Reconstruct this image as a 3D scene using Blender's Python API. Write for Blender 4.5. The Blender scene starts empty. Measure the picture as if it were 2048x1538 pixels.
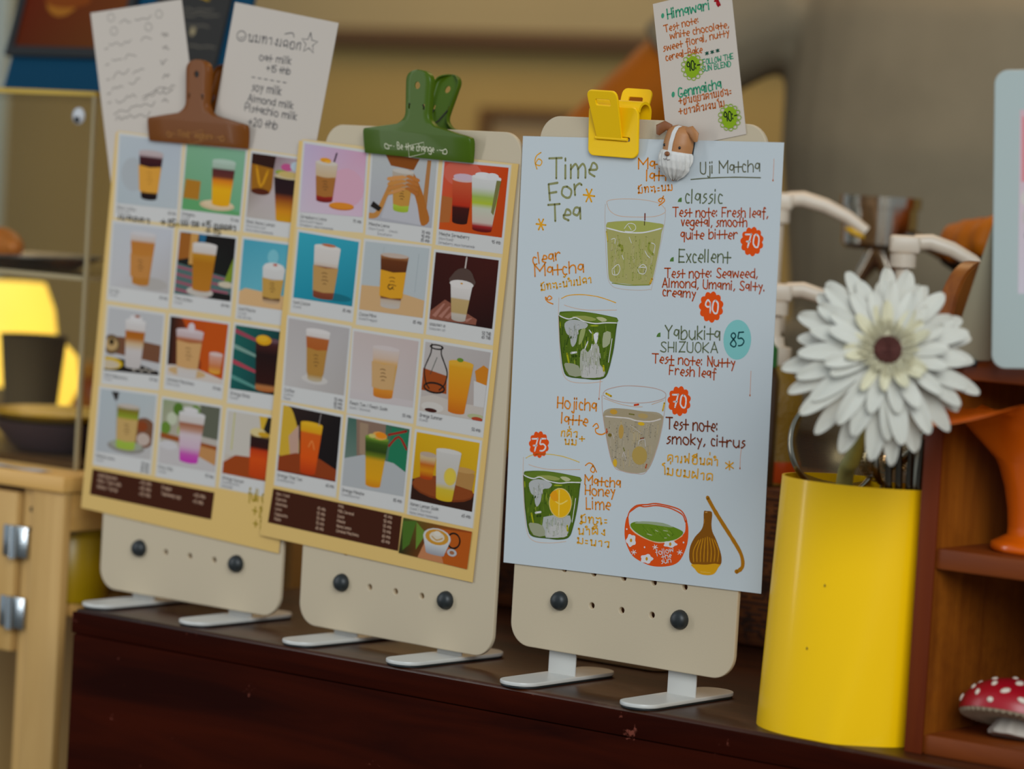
import bpy, bmesh, math, random
import numpy as np
from mathutils import Vector, Matrix, Euler
random.seed(7)
S = bpy.context.scene
COL = S.collection

# ---------------------------------------------------------------- camera
CAM = Vector((1.339906833465643, -1.7058280305915734, 0.33383389473445785))
CR = Vector((0.7865027079361743, 0.6147103039225645, 0.05953765749921244))
CU = Vector((-0.08442621595406366, 0.011518139294105272, 0.996363159960704))
CF = Vector((-0.6117889378443705, 0.7886688625263647, -0.06095671261335438))
FPX = 6397.888
cam = bpy.data.cameras.new('camera'); co = bpy.data.objects.new('camera', cam); COL.objects.link(co)
co.matrix_world = Matrix(((CR.x, CU.x, -CF.x, CAM.x), (CR.y, CU.y, -CF.y, CAM.y), (CR.z, CU.z, -CF.z, CAM.z), (0, 0, 0, 1)))
cam.sensor_fit = 'HORIZONTAL'; cam.sensor_width = 36; cam.lens = 36 * FPX / 2048
cam.clip_start = 0.05
cam.dof.use_dof = True; cam.dof.focus_distance = 2.15; cam.dof.aperture_fstop = 4.4; cam.dof.aperture_blades = 9
S.camera = co

# ---------------------------------------------------------------- light, exposure
w = bpy.data.worlds.new('world'); S.world = w; w.use_nodes = True
bg = w.node_tree.nodes['Background']; bg.inputs[0].default_value = (0.74, 0.88, 1.0, 1); bg.inputs[1].default_value = 0.36
HX0 = .27
def area(name, loc, target, size, power, color, sy=None):
    l = bpy.data.lights.new(name, 'AREA'); l.energy = power; l.color = color; l.size = size
    if sy: l.shape = 'RECTANGLE'; l.size_y = sy
    o = bpy.data.objects.new(name, l); COL.objects.link(o); o.location = loc
    o.rotation_euler = (Vector(target) - Vector(loc)).to_track_quat('-Z', 'Y').to_euler(); o['kind'] = 'helper'
    return o
area('daylight_from_shopfront', (2.2, -2.1, 1.5), (0, .1, .1), 1.6, 60, (0.92, 0.98, 1.0))
area('holder_highlight_strip', (-.82, -.62, .35), (HX0, .0, .1), .09, 2.0, (0.95, 0.98, 1.0), .8)  # added strip lamp, placed so the yellow holder reflects a vertical highlight
area('warm_ceiling_light', (-1.5, 1.35, 1.25), (-1.3, 1.7, 0), .8, 6, (1.0, 0.76, 0.44))
area('warm_counter_light', (-0.1, .65, 1.15), (0.2, .5, 0), .4, 2.6, (1.0, 0.66, 0.34))
S.view_settings.view_transform = 'Standard'; S.view_settings.look = 'None'
S.view_settings.exposure = 0.22; S.view_settings.gamma = 1.0; S.view_settings.use_curve_mapping = False
S.cycles.transparent_max_bounces = 32

# ---------------------------------------------------------------- pixel -> place
def ray(x, y): return CF + CR * ((x - 1024) / FPX) - CU * ((y - 769) / FPX)
def PY(x, y, d):
    v = ray(x, y); return CAM + v * ((d - CAM.y) / v.y)
def PX(x, y, d):
    v = ray(x, y); return CAM + v * ((d - CAM.x) / v.x)
def PZ(x, y, d):
    v = ray(x, y); return CAM + v * ((d - CAM.z) / v.z)

# ---------------------------------------------------------------- colour, materials
def lin(c): return c / 12.92 if c <= .04045 else ((c + .055) / 1.055) ** 2.4
WB = (1.16, 1.05, 1.0)
def ph(r, g=None, b=None, k=1.0):
    """pigment of a surface that reads as this sRGB colour under the stall's daylight"""
    if isinstance(r, str): r, g, b = (int(r[i:i + 2], 16) for i in (0, 2, 4))
    c = [lin(v / 255) * m * k for v, m in zip((r, g, b), WB)]; f = min(1, .92 / max(c))
    return tuple(max(.0012, v * f) for v in c) + (1,)
MATS = {}
def nm(name):
    m = bpy.data.materials.new(name); m.use_nodes = True; return m, m.node_tree, m.node_tree.nodes['Principled BSDF']
def mat(name, c, rough=.5, metal=0, spec=.5, bump=0, bscale=200, trans=0, coat=0, emit=None, es=0, vary=0, vscale=20, sss=0):
    if name in MATS: return MATS[name]
    m, nt, b = nm(name); MATS[name] = m
    b.inputs['Base Color'].default_value = c; b.inputs['Roughness'].default_value = rough; b.inputs['Metallic'].default_value = metal
    b.inputs['Specular IOR Level'].default_value = spec; b.inputs['Transmission Weight'].default_value = trans; b.inputs['Coat Weight'].default_value = coat
    if sss: b.inputs['Subsurface Weight'].default_value = sss; b.inputs['Subsurface Radius'].default_value = (.01, .008, .006); b.inputs['Subsurface Scale'].default_value = .3
    if emit: b.inputs['Emission Color'].default_value = emit; b.inputs['Emission Strength'].default_value = es
    if bump or vary:
        tc = nt.nodes.new('ShaderNodeTexCoord'); n = nt.nodes.new('ShaderNodeTexNoise'); n.inputs['Scale'].default_value = bscale if bump else vscale
        n.inputs['Detail'].default_value = 5
        nt.links.new(tc.outputs['Object'], n.inputs['Vector'])
        if bump:
            bp = nt.nodes.new('ShaderNodeBump'); bp.inputs['Strength'].default_value = bump; bp.inputs['Distance'].default_value = .002
            nt.links.new(n.outputs['Fac'], bp.inputs['Height']); nt.links.new(bp.outputs['Normal'], b.inputs['Normal'])
        if vary:
            n2 = nt.nodes.new('ShaderNodeTexNoise'); n2.inputs['Scale'].default_value = vscale; n2.inputs['Detail'].default_value = 4
            nt.links.new(tc.outputs['Object'], n2.inputs['Vector'])
            mx = nt.nodes.new('ShaderNodeMix'); mx.data_type = 'RGBA'
            mx.inputs['A'].default_value = tuple(x * (1 - vary) for x in c[:3]) + (1,); mx.inputs['B'].default_value = tuple(min(1, x * (1 + vary)) for x in c[:3]) + (1,)
            nt.links.new(n2.outputs['Fac'], mx.inputs['Factor']); nt.links.new(mx.outputs['Result'], b.inputs['Base Color'])
    return m
def wood(name, c1, c2, axis='X', scale=6, stretch=14, rough=.45, knots=.0, spec=.4, wear=None):
    if name in MATS: return MATS[name]
    m, nt, b = nm(name); MATS[name] = m; N = nt.nodes.new; L = nt.links.new
    tc = N('ShaderNodeTexCoord'); mp = N('ShaderNodeMapping'); L(tc.outputs['Object'], mp.inputs['Vector'])
    s = [scale * stretch] * 3; s['XYZ'.index(axis)] = scale; mp.inputs['Scale'].default_value = s
    n = N('ShaderNodeTexNoise'); n.inputs['Scale'].default_value = 1; n.inputs['Detail'].default_value = 6; n.inputs['Distortion'].default_value = .6
    L(mp.outputs['Vector'], n.inputs['Vector'])
    r = N('ShaderNodeValToRGB'); r.color_ramp.elements[0].position = .3; r.color_ramp.elements[1].position = .7
    r.color_ramp.elements[0].color = c1; r.color_ramp.elements[1].color = c2; L(n.outputs['Fac'], r.inputs['Fac'])
    out = r.outputs['Color']
    if wear:
        wc, wsc, lo, hi = wear
        n3 = N('ShaderNodeTexNoise'); n3.inputs['Scale'].default_value = wsc; n3.inputs['Detail'].default_value = 8; n3.inputs['Roughness'].default_value = .7
        L(tc.outputs['Object'], n3.inputs['Vector'])
        r3 = N('ShaderNodeValToRGB'); r3.color_ramp.elements[0].position = lo; r3.color_ramp.elements[1].position = hi
        L(n3.outputs['Fac'], r3.inputs['Fac'])
        mx = N('ShaderNodeMix'); mx.data_type = 'RGBA'; L(r3.outputs['Color'], mx.inputs['Factor']); L(out, mx.inputs['A']); mx.inputs['B'].default_value = wc
        out = mx.outputs['Result']
    L(out, b.inputs['Base Color'])
    bp = N('ShaderNodeBump'); bp.inputs['Strength'].default_value = .15; bp.inputs['Distance'].default_value = .001
    L(n.outputs['Fac'], bp.inputs['Height']); L(bp.outputs['Normal'], b.inputs['Normal'])
    b.inputs['Roughness'].default_value = rough; b.inputs['Specular IOR Level'].default_value = spec
    return m
def acrylic(name, tint, gl=.06):
    if name in MATS: return MATS[name]
    m, nt, b = nm(name); MATS[name] = m; N = nt.nodes.new; L = nt.links.new
    nt.nodes.remove(b); out = nt.nodes['Material Output']
    t = N('ShaderNodeBsdfTransparent'); t.inputs[0].default_value = tint
    g = N('ShaderNodeBsdfGlossy'); g.inputs['Roughness'].default_value = .05
    f = N('ShaderNodeFresnel'); f.inputs[0].default_value = 1.14
    mx = N('ShaderNodeMixShader'); L(f.outputs[0], mx.inputs[0]); L(t.outputs[0], mx.inputs[1]); L(g.outputs[0], mx.inputs[2]); L(mx.outputs[0], out.inputs[0])
    return m
def mesh_wire(name, c, scale, fill=.5):
    if name in MATS: return MATS[name]
    m, nt, b = nm(name); MATS[name] = m; N = nt.nodes.new; L = nt.links.new
    b.inputs['Base Color'].default_value = c; b.inputs['Metallic'].default_value = .9; b.inputs['Roughness'].default_value = .35
    tc = N('ShaderNodeTexCoord'); fac = None
    for d in ('X', 'Y'):
        wv = N('ShaderNodeTexWave'); wv.wave_type = 'BANDS'; wv.bands_direction = d; wv.inputs['Scale'].default_value = scale
        L(tc.outputs['UV'], wv.inputs['Vector'])
        if fac is None: fac = wv.outputs['Fac']
        else:
            mm = N('ShaderNodeMath'); mm.operation = 'MAXIMUM'; L(fac, mm.inputs[0]); L(wv.outputs['Fac'], mm.inputs[1]); fac = mm.outputs[0]
    th = N('ShaderNodeMath'); th.operation = 'GREATER_THAN'; th.inputs[1].default_value = 1 - fill; L(fac, th.inputs[0])
    L(th.outputs[0], b.inputs['Alpha'])
    return m
# printed / painted sheets take their pigments from the sheet's own colour attribute
PR, _nt, _b = nm('printed_ink')
_a = _nt.nodes.new('ShaderNodeVertexColor'); _a.layer_name = 'Col'; _nt.links.new(_a.outputs[0], _b.inputs['Base Color'])
_b.inputs['Roughness'].default_value = .6; _b.inputs['Specular IOR Level'].default_value = .06
PG = PR.copy(); PG.name = 'printed_gloss'; PG.node_tree.nodes['Principled BSDF'].inputs['Roughness'].default_value = .55

# ---------------------------------------------------------------- objects
def link(o, parent=None):
    COL.objects.link(o)
    if parent is not None: o.parent = parent
    return o
def tag(o, label=None, cat=None, group=None, kind=None):
    for k, v in (('label', label), ('category', cat), ('group', group), ('kind', kind)):
        if v: o[k] = v
    return o
def thing(name, label, cat, M=None, group=None):
    o = bpy.data.objects.new(name, None); o.empty_display_size = .02; link(o)
    if M is not None: o.matrix_world = M if isinstance(M, Matrix) else Matrix.Translation(M)
    return tag(o, label, cat, group)
def smooth(me, ang=35):
    if len(me.polygons): me.shade_smooth(); me.set_sharp_from_angle(angle=math.radians(ang))
def obj(name, me, m, parent=None, ang=35, M=None):
    if isinstance(me, MB): me = me.mesh(name)
    me.name = name; me.materials.clear()
    for x in (m if isinstance(m, (list, tuple)) else [m]): me.materials.append(x)
    if ang: smooth(me, ang)
    o = bpy.data.objects.new(name, me); link(o, parent)
    if M is not None: o.matrix_local = M
    return o
class MB:
    def __init__(s): s.bm = bmesh.new()
    def mesh(s, name):
        me = bpy.data.meshes.new(name); s.bm.normal_update(); s.bm.to_mesh(me); s.bm.free(); return me
    def grid(s, rows, close_u=False, close_v=False, cap=False):
        """rows of points -> quads"""
        V = [[s.bm.verts.new(p) for p in r] for r in rows]; n = len(V); k = len(V[0])
        for i in range(n if close_v else n - 1):
            for j in range(k if close_u else k - 1):
                a, b, c, d = V[i][j], V[i][(j + 1) % k], V[(i + 1) % n][(j + 1) % k], V[(i + 1) % n][j]
                try: s.bm.faces.new((a, b, c, d))
                except ValueError: pass
        if cap:
            for r in (V[0][::-1], V[-1]):
                try: s.bm.faces.new(r)
                except ValueError: pass
        return V
    def box(s, lo, hi, bev=0, seg=2, M=None):
        lo, hi = Vector(lo), Vector(hi); t = (Matrix.Translation((lo + hi) / 2) @ Matrix.Diagonal((*(hi - lo), 1)))
        g = bmesh.ops.create_cube(s.bm, size=1, matrix=(M @ t if M else t))['verts']
        if bev:
            e = list({e for v in g for e in v.link_edges}); bmesh.ops.bevel(s.bm, geom=e, offset=bev, segments=seg, profile=.5, affect='EDGES', clamp_overlap=True)
        return s
    def lathe(s, prof, n=32, M=None, fn=None, cap=True):
        """profile (r, z)"""
        rows = []
        for r, z in prof:
            row = []
            for i in range(n):
                a = 2 * math.pi * i / n; p = Vector((r * math.cos(a), r * math.sin(a), z))
                if fn: p = fn(p, a, r, z)
                row.append(M @ p if M else p)
            rows.append(row)
        s.grid(rows, close_u=True, cap=cap); return s
    def tube(s, pts, r, n=10, cap=True, flat=1.0, up=None):
        pts = [Vector(p) for p in pts]; rs = r if isinstance(r, (list, tuple)) else [r] * len(pts); rows = []; prev = None
        for i, p in enumerate(pts):
            t = (pts[min(i + 1, len(pts) - 1)] - pts[max(i - 1, 0)]).normalized()
            if prev is None:
                a = Vector(up) if up else (Vector((0, 0, 1)) if abs(t.z) < .9 else Vector((1, 0, 0)))
                x = a.cross(t).normalized()
            else: x = (prev - t * prev.dot(t)).normalized()
            prev = x; y = t.cross(x)
            rows.append([p + (x * math.cos(2 * math.pi * j / n) + y * flat * math.sin(2 * math.pi * j / n)) * rs[i] for j in range(n)])
        s.grid(rows, close_u=True, cap=cap); return s
    def ball(s, c, r, M=None, u=20, v=14):
        r = Vector(r) if not isinstance(r, (int, float)) else Vector((r, r, r))
        t = Matrix.Translation(c) @ (M if M else Matrix()) @ Matrix.Diagonal((*r, 1))
        bmesh.ops.create_uvsphere(s.bm, u_segments=u, v_segments=v, radius=1, matrix=t); return s
    def prism(s, pts, z0, z1, M=None):
        T = (lambda p: M @ Vector(p)) if M else Vector
        a = [s.bm.verts.new(T((x, y, z0))) for x, y in pts]; b = [s.bm.verts.new(T((x, y, z1))) for x, y in pts]; n = len(pts)
        s.bm.faces.new(a[::-1]); s.bm.faces.new(b)
        for i in range(n): s.bm.faces.new((a[i], a[(i + 1) % n], b[(i + 1) % n], b[i]))
        return s
def cr(pts, k=4, closed=False):
    """Catmull-Rom through points of any dimension"""
    P = [np.array(p, float) for p in pts]; n = len(P)
    if n < 3: return [tuple(p) for p in P]
    out = []
    for i in range(n if closed else n - 1):
        p0, p1, p2, p3 = (P[(i + j) % n] for j in (-1, 0, 1, 2)) if closed else (P[max(i - 1, 0)], P[i], P[i + 1], P[min(i + 2, n - 1)])
        for t in np.arange(k) / k:
            out.append(tuple(.5 * (2 * p1 + (p2 - p0) * t + (2 * p0 - 5 * p1 + 4 * p2 - p3) * t * t + (3 * p1 - p0 - 3 * p2 + p3) * t ** 3)))
    if not closed: out.append(tuple(P[-1]))
    return out
def rrect(x0, y0, x1, y1, r, n=8):
    out = []
    for cx, cy, a in ((x1 - r, y1 - r, 0), (x0 + r, y1 - r, 90), (x0 + r, y0 + r, 180), (x1 - r, y0 + r, 270)):
        for i in range(n + 1):
            t = math.radians(a + 90 * i / n); out.append((cx + r * math.cos(t), cy + r * math.sin(t)))
    return out
def circ(cx, cy, r, n=20, ry=None): return [(cx + r * math.cos(2 * math.pi * i / n), cy + (ry or r) * math.sin(2 * math.pi * i / n)) for i in range(n)]
def plate(outline, holes=(), thick=.004, bev=.0006):
    """flat plate in XY with holes, centred on z = 0"""
    cu = bpy.data.curves.new('c', 'CURVE'); cu.dimensions = '2D'; cu.fill_mode = 'BOTH'; cu.extrude = thick / 2 - bev; cu.bevel_depth = bev; cu.bevel_resolution = 1; cu.offset = -bev
    for pts in [outline, *holes]:
        sp = cu.splines.new('POLY'); sp.points.add(len(pts) - 1); sp.use_cyclic_u = True
        for q, p in zip(sp.points, pts): q.co = (p[0], p[1], 0, 1)
    t = bpy.data.objects.new('t', cu); COL.objects.link(t)
    dg = bpy.context.evaluated_depsgraph_get(); me = bpy.data.meshes.new_from_object(t.evaluated_get(dg))
    bpy.data.objects.remove(t); bpy.data.curves.remove(cu); return me
def baked(me, mods):
    """mesh after modifiers; mods = [(type, {props})]"""
    if isinstance(me, MB): me = me.mesh('t')
    o = bpy.data.objects.new('t', me); COL.objects.link(o)
    for t, kw in mods:
        md = o.modifiers.new(t, t)
        for k, v in kw.items(): setattr(md, k, v)
    dg = bpy.context.evaluated_depsgraph_get(); out = bpy.data.meshes.new_from_object(o.evaluated_get(dg))
    bpy.data.objects.remove(o); return out
def xform(me, f):
    for v in me.vertices: v.co = f(v.co)
    me.update(); return me
def frame(O, U, V, N):
    return Matrix(((U.x, V.x, N.x, O.x), (U.y, V.y, N.y, O.y), (U.z, V.z, N.z, O.z), (0, 0, 0, 1)))

# ---------------------------------------------------------------- hand lettering: single-stroke glyphs
G = {}
def _g(t):
    for ln in t.strip().split('\n'):
        ch, wd, st = ln.split(' ', 2); G[ch] = (int(wd, 36), [[(int(k[0], 36), int(k[1], 36) - 3) for k in q.split()] for q in st.split('/')])
_g('''a 6 57 49 29 17 16 35 46 58/59 53
b 7 1c 13/17 39 59 67 65 43 13
c 5 48 29 17 15 23 43
d 7 69 39 17 15 34 54 67/6c 63
e 6 16 56 58 39 27 15 24 43
f 6 5b 4c 3b 33 31/18 58
g 7 69 39 17 15 34 54 67/69 61 40 20 11
h 7 1c 13/17 39 59 67 63
i 3 19 13/1b 1c
j 4 39 31 20 11/3b 3c
k 6 1c 13/59 16 16 53
l 3 1c 13
m a 19 13/17 39 49 57 53/57 79 89 97 93
n 7 19 13/17 39 59 67 63
o 7 49 29 17 15 33 53 65 67 49
p 7 19 10/18 39 59 67 65 43 14
q 6 57 49 29 17 16 35 46 58/59 50
r 6 19 13/16 28 49 58
s 5 49 39 28 27 46 45 34 23 13
t 6 3b 33/07 67
u 7 19 15 33 43 65/69 63
v 6 19 33 33 59
w 9 19 23 23 48 48 73 73 89
x 6 19 53/59 13
y 6 19 36/59 20
z 6 19 59 59 13 13 53
A 8 13 4c 4c 73/26 66
B 7 13 1c 4c 5a 48 18/48 66 54 43 13
C 7 6b 4c 2a 16 23 43 64
D 7 1c 13 43 66 69 4c 1c
E 7 6c 1c 1c 13 13 63/17 57
F 7 13 1c/1c 6c/17 57
G 7 6b 4c 2b 16 24 43 64 66 46
H 7 1c 13/6c 63/17 67
I 3 13 1c
J 6 5c 55 33 14
K 7 1c 13/6c 17 17 63
L 6 1c 13 13 53
M a 13 1c 1c 57 57 9c 9c 93
N 7 13 1c 1c 63 63 6c
O 7 4c 2b 16 33 43 65 6a 4c
P 7 13 1c 5c 69 57 17
Q 7 4c 2b 16 33 43 65 6a 4c/54 72
R 7 13 1c 5c 69 57 17/37 63
S 7 6b 4c 2b 29 47 65 53 33 14
T 8 0c 7c/4c 43
U 7 1c 15 33 53 65 6c
V 7 1c 43 43 7c
W 9 1c 23 23 48 48 73 73 8c
X 7 13 6c/1c 63
Y 8 1c 48 48 7c/48 43
Z 7 1c 6c 6c 13 13 63
0 7 4c 2b 16 24 33 53 66 6a 4c
1 4 2a 3c 33
2 7 1a 3c 5a 58 13 13 63
3 7 1b 3c 5a 38 38 66 43 13
4 7 4c 16 16 66/53 5a
5 7 6c 2c 2c 18 48 66 54 33 13
6 7 5c 28 15 33 53 65 48 26
7 7 1c 6c 6c 33/27 57
8 7 48 2a 3c 5c 6a 48 15 33 53 65 48
9 7 6a 4c 2a 28 47 68 6a 63
: 3 14 15/18 19
, 3 24 12
. 3 13 14
- 6 17 57
+ 7 3a 34/07 67
* 7 3b 35/16 5a/1a 56
= 6 15 55/18 58
/ 6 13 5c
( 4 3c 18 16 32
) 4 1c 38 36 12
ก 7 13 16 27 18 39 59 58 53
ข 8 28 39 38 27 24 33 53 64 69
ค 8 13 18 39 59 68 63/36 46 35 24
ง 7 48 59 58 47/58 53 53 25
จ 7 17 39 59 57 53 53/44 34 35 45 54
ฉ 9 19 38 59 68 63/25 35 34 24 25/63 74 73 62
ช 8 28 39 38 27 24 33 53 65 67 69 7a
ซ 8 28 39 38 27 24 33 53 65 67 59 7b
ด 8 35 45 44 34 35/34 13 18 39 59 68 63
ต 8 35 45 44 34 35/34 13 18 39 48 59 68 63
ท 8 19 29 28 18 19/29 23/25 49 59 68 63
น 8 19 29 28 18 19/29 24 23/23 64 54 53 63 64 69
บ 8 19 29 28 18 19/29 23 23 63 63 69
ป 8 19 29 28 18 19/29 23 23 63 63 6c
ผ 8 19 29 28 38/18 13 46 46 63 69
ฝ 8 19 29 28 38/18 13 46 46 63 6c
ฟ 9 19 29 28 18 19/29 23 23 47 47 63 63 6c
ม 8 19 29 28 18 19/29 24/14 24 23 13 14/24 63 69
ย 8 39 29 17 27 26 14 23 63 69
ล 8 35 25 24 34 35/25 17 39 59 68 63/65 55 35
ว 7 18 39 59 58 53/43 53 54 44
อ 8 27 17 16 26/18 39 59 68 64 53 23 15
า 6 18 39 48 43
ะ 5 17 37/14 34
เ 4 24 23 13 14 24 29
ไ 6 53 53 4a 2b 2c 4d
ำ 6 0b 1c 2b 1a 0b/18 39 48 43
ั 0 1b 2a 3b 5c
ี 0 0a 5a 4c 1b/5a 5d
ึ 0 0a 5a 3c 1b/5c 5d
ื 0 0a 5a 3c 1b/4c 4d/5c 5d
้ 0 2e 3e 3d 5f
่ 0 3d 3f
ุ 0 41 40 50''')
class Art:
    """flat artwork on a sheet: polygons and strokes in the sheet's own plane, each with its pigment"""
    def __init__(s, M, z0=.00004, dz=.000012, reset=False):
        s.M = M; s.z0 = z0; s.reset = reset; s.O = M.to_translation(); s.U, s.V, s.N = (M.col[i].to_3d() for i in range(3)); s.v = []; s.f = []; s.c = []; s.z = z0; s.dz = dz
    def px(s, x, y):
        v = ray(x, y); n = s.N; q = CAM + v * ((s.O - CAM).dot(n) / v.dot(n)) - s.O
        return (q.dot(s.U), q.dot(s.V))
    def up(s): s.z += s.dz
    def poly(s, pts, col):
        cs = col if isinstance(col, list) else [col] * len(pts)
        a = sum(pts[i][0] * pts[(i + 1) % len(pts)][1] - pts[(i + 1) % len(pts)][0] * pts[i][1] for i in range(len(pts)))
        if a < 0: pts = pts[::-1]; cs = cs[::-1]
        i0 = len(s.v); s.v += [(p[0], p[1], s.z) for p in pts]; s.f.append(list(range(i0, i0 + len(pts)))); s.c.append(cs)
    def stroke(s, pts, wd, col, k=4, closed=False, jit=.12):
        P = [np.array(p) for p in (cr(pts, k, closed) if k > 1 else pts)]
        if closed: P.append(P[0])
        Q = [P[0]]
        for p in P[1:]:
            if np.linalg.norm(p - Q[-1]) > wd * .12: Q.append(p)
        P = Q
        if len(P) == 1: s.poly([(P[0][0] + x * wd * .6, P[0][1] + y * wd * .6) for x, y in circ(0, 0, 1, 8)], col); return
        L = []; R = []
        for i, p in enumerate(P):
            t = P[min(i + 1, len(P) - 1)] - P[max(i - 1, 0)]; t = t / (np.linalg.norm(t) + 1e-12); n = np.array((-t[1], t[0])); h = wd / 2 * (1 + random.uniform(-jit, jit))
            L.append(p + n * h); R.append(p - n * h)
        for i in range(len(P) - 1): s.poly([tuple(R[i]), tuple(R[i + 1]), tuple(L[i + 1]), tuple(L[i])], col)
        for p in (P[0], P[-1]): s.poly([(p[0] + x * wd / 2, p[1] + y * wd / 2) for x, y in circ(0, 0, 1, 8)], col)
    # pixel-measured variants: points given as read off the sheet
    def ppoly(s, pts, col, sm=0, up=True):
        if up: s.up()
        P = [s.px(*p) for p in pts]; s.poly(cr(P, sm, True) if sm else P, col)
    def pstroke(s, pts, wd, col, k=4, closed=False, jit=.12): s.up(); s.stroke([s.px(*p) for p in pts], wd / 2900, col, k, closed, jit)
    def disc(s, x, y, r, col, ry=None, n=20):
        s.up(); a = s.px(x, y); s.poly([(a[0] + p, a[1] + q) for p, q in circ(0, 0, r / 2900, n, (ry or r) / 2900)], col)
    def text(s, st, p0, p1, cap, wd, col, jit=.35, pxl=True, capm=None):
        a = np.array(s.px(*p0) if pxl else p0); b = np.array(s.px(*p1) if pxl else p1); d = b - a; tw = max(.1, sum((G[c][0] if c in G else 4) for c in st) - 1.2)
        kx = np.linalg.norm(d) / tw; ky = (capm if capm else cap / 2900) / 9; e = d / np.linalg.norm(d); n = np.array((-e[1], e[0])); x = 0; prev = 0
        wd = wd / 2900 if pxl else wd
        s.up()
        for c in st:
            if c not in G: x += 4; continue
            gw, sts = G[c]; base = x - prev if gw == 0 else x
            oy = random.uniform(-jit, jit)
            for q in sts:
                s.stroke([tuple(a + e * kx * (base + X - .5) + n * ky * (Y + oy)) for X, Y in q], wd, col, 3)
            if gw: x += gw; prev = gw - .5
    def scallop(s, x, y, r, col, n=11, bump=.16):
        s.up(); a = s.px(x, y); out = []
        for i in range(n * 8):
            t = 2 * math.pi * i / (n * 8); rr = r / 2900 * (1 - bump * .5 + bump * abs(math.sin(n * t / 2)))
            out.append((a[0] + rr * .94 * math.cos(t), a[1] + rr * math.sin(t)))
        s.poly(out, col)
    def brush(s, pts, n, cols, ln, wd, lean=0, seed=1):
        """crayon strokes scattered inside an outline read off the sheet"""
        rg = random.Random(seed); xs = [p[0] for p in pts]; ys = [p[1] for p in pts]
        def inside(x, y):
            c = False; j = len(pts) - 1
            for i in range(len(pts)):
                (xi, yi), (xj, yj) = pts[i], pts[j]
                if (yi > y) != (yj > y) and x < (xj - xi) * (y - yi) / (yj - yi) + xi: c = not c
                j = i
            return c
        k = 0; s.up(); zb = s.z
        while k < n:
            x, y = rg.uniform(min(xs), max(xs)), rg.uniform(min(ys), max(ys)); L = ln * rg.uniform(.5, 1.3); x2 = x + lean * L + rg.uniform(-.12, .12) * L; y2 = y + L
            if not (inside(x, y) and inside(x2, y2) and inside(x - 2, y) and inside(x + 2, y2)): n -= .2; continue
            s.z = zb + 2e-6 * (k % 9); s.stroke([s.px(x, y), s.px((x + x2) / 2 + rg.uniform(-.5, .5), (y + y2) / 2), s.px(x2, y2)], wd / 2900 * rg.uniform(.6, 1.4), rg.choice(cols), 2, jit=.3); k += 1
        s.z = zb + 2e-5
    def build(s, name, parent, m=None):
        me = bpy.data.meshes.new(name); me.from_pydata(s.v, [], s.f); me.update()
        ca = me.color_attributes.new('Col', 'FLOAT_COLOR', 'CORNER'); flat = [x for cs in s.c for c in cs for x in c]
        ca.data.foreach_set('color', flat)
        s.v, s.f, s.c = [], [], []
        if s.reset: s.z = s.z0
        return obj(name, me, m or PR, parent, ang=0)
def paper(name, parent, pts, col, thick=.0003, curl=None, m=None):
    """a sheet of paper lying in its own XY plane: front face at z = 0"""
    mb = MB(); n = 10; (tl, tr, br, bl) = [np.array(p) for p in pts]
    def at(u, v, z):
        p = (tl * (1 - u) + tr * u) * v + (bl * (1 - u) + br * u) * (1 - v)
        return (p[0], p[1], z + (curl(u, v) if curl else 0))
    for z in (0, -thick):
        mb.grid([[at(i / n, j / n, z) for i in range(n + 1)] for j in range(n + 1)])
    o = obj(name, mb, m or mat(name + '_stock', col, .6, spec=.3), parent, 30); return o

# ---------------------------------------------------------------- the stall: floor, walls
TAN = ph(140, 122, 72, k=1.45)
FLZ = -.72
def struct(name, mb, m, ang=0): return tag(obj(name, mb, m, None, ang), kind='structure')
struct('floor', MB().box((-5, -4, FLZ - .1), (4, 2.4, FLZ)), mat('floor_concrete', (.16, .14, .12, 1), .7, vary=.3, vscale=3))
WY = 1.95
struct('wall_back', MB().box((-5, WY, FLZ), (4, WY + .1, 1.75)), mat('wall_paint', TAN, .75, vary=.08, vscale=4, bump=.15, bscale=60))
struct('ceiling', MB().box((-5, .15, 1.65), (4, WY, 1.75)), mat('ceiling_paint', ph(150, 140, 120), .8))
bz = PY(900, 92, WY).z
struct('ledge_shade_strip', MB().box((-4.8, WY - .03, bz - .005), (3, WY, bz + .022), .004), mat('ledge_shade_brown', ph(94, 70, 40, k=.8), .6))  # dark strip colours in the shade line under the projecting upper wall
struct('wall_upper', MB().box((-4.8, WY - .022, bz + .022), (3, WY, 1.65)), mat('wall_upper_paint', ph(150, 140, 106, k=1.1), .75, vary=.06, vscale=4))
p = PY(0, 180, 1.3)
struct('trim_2', MB().box((p.x - .25, 1.3, FLZ), (p.x + .004, 1.312, 1.65), .003), mat('post_white', ph(172, 190, 188), .5))
# small wall frame half hidden by the barista's arm
a, b = PY(985, 216, WY), PY(1165, 216, WY)
t = thing('picture_frame', 'blurred brown wooden frame on the tan wall above the middle board', 'picture frame', Vector((a.x, WY - .022, a.z - .1)))
wd = b.x - a.x
obj('frame', plate(rrect(0, 0, wd, .1, .003), [rrect(.014, .014, wd - .014, .086, .002)], .02), mat('frame_brown', ph(98, 68, 26), .5), t, M=Matrix.Translation((0, 0, 0)) @ Matrix.Rotation(math.pi / 2, 4, 'X'))
obj('picture', MB().box((.01, .004, .01), (wd - .01, .008, .09)), mat('frame_mount', ph(140, 120, 85, k=1.5), .6), t)

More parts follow.
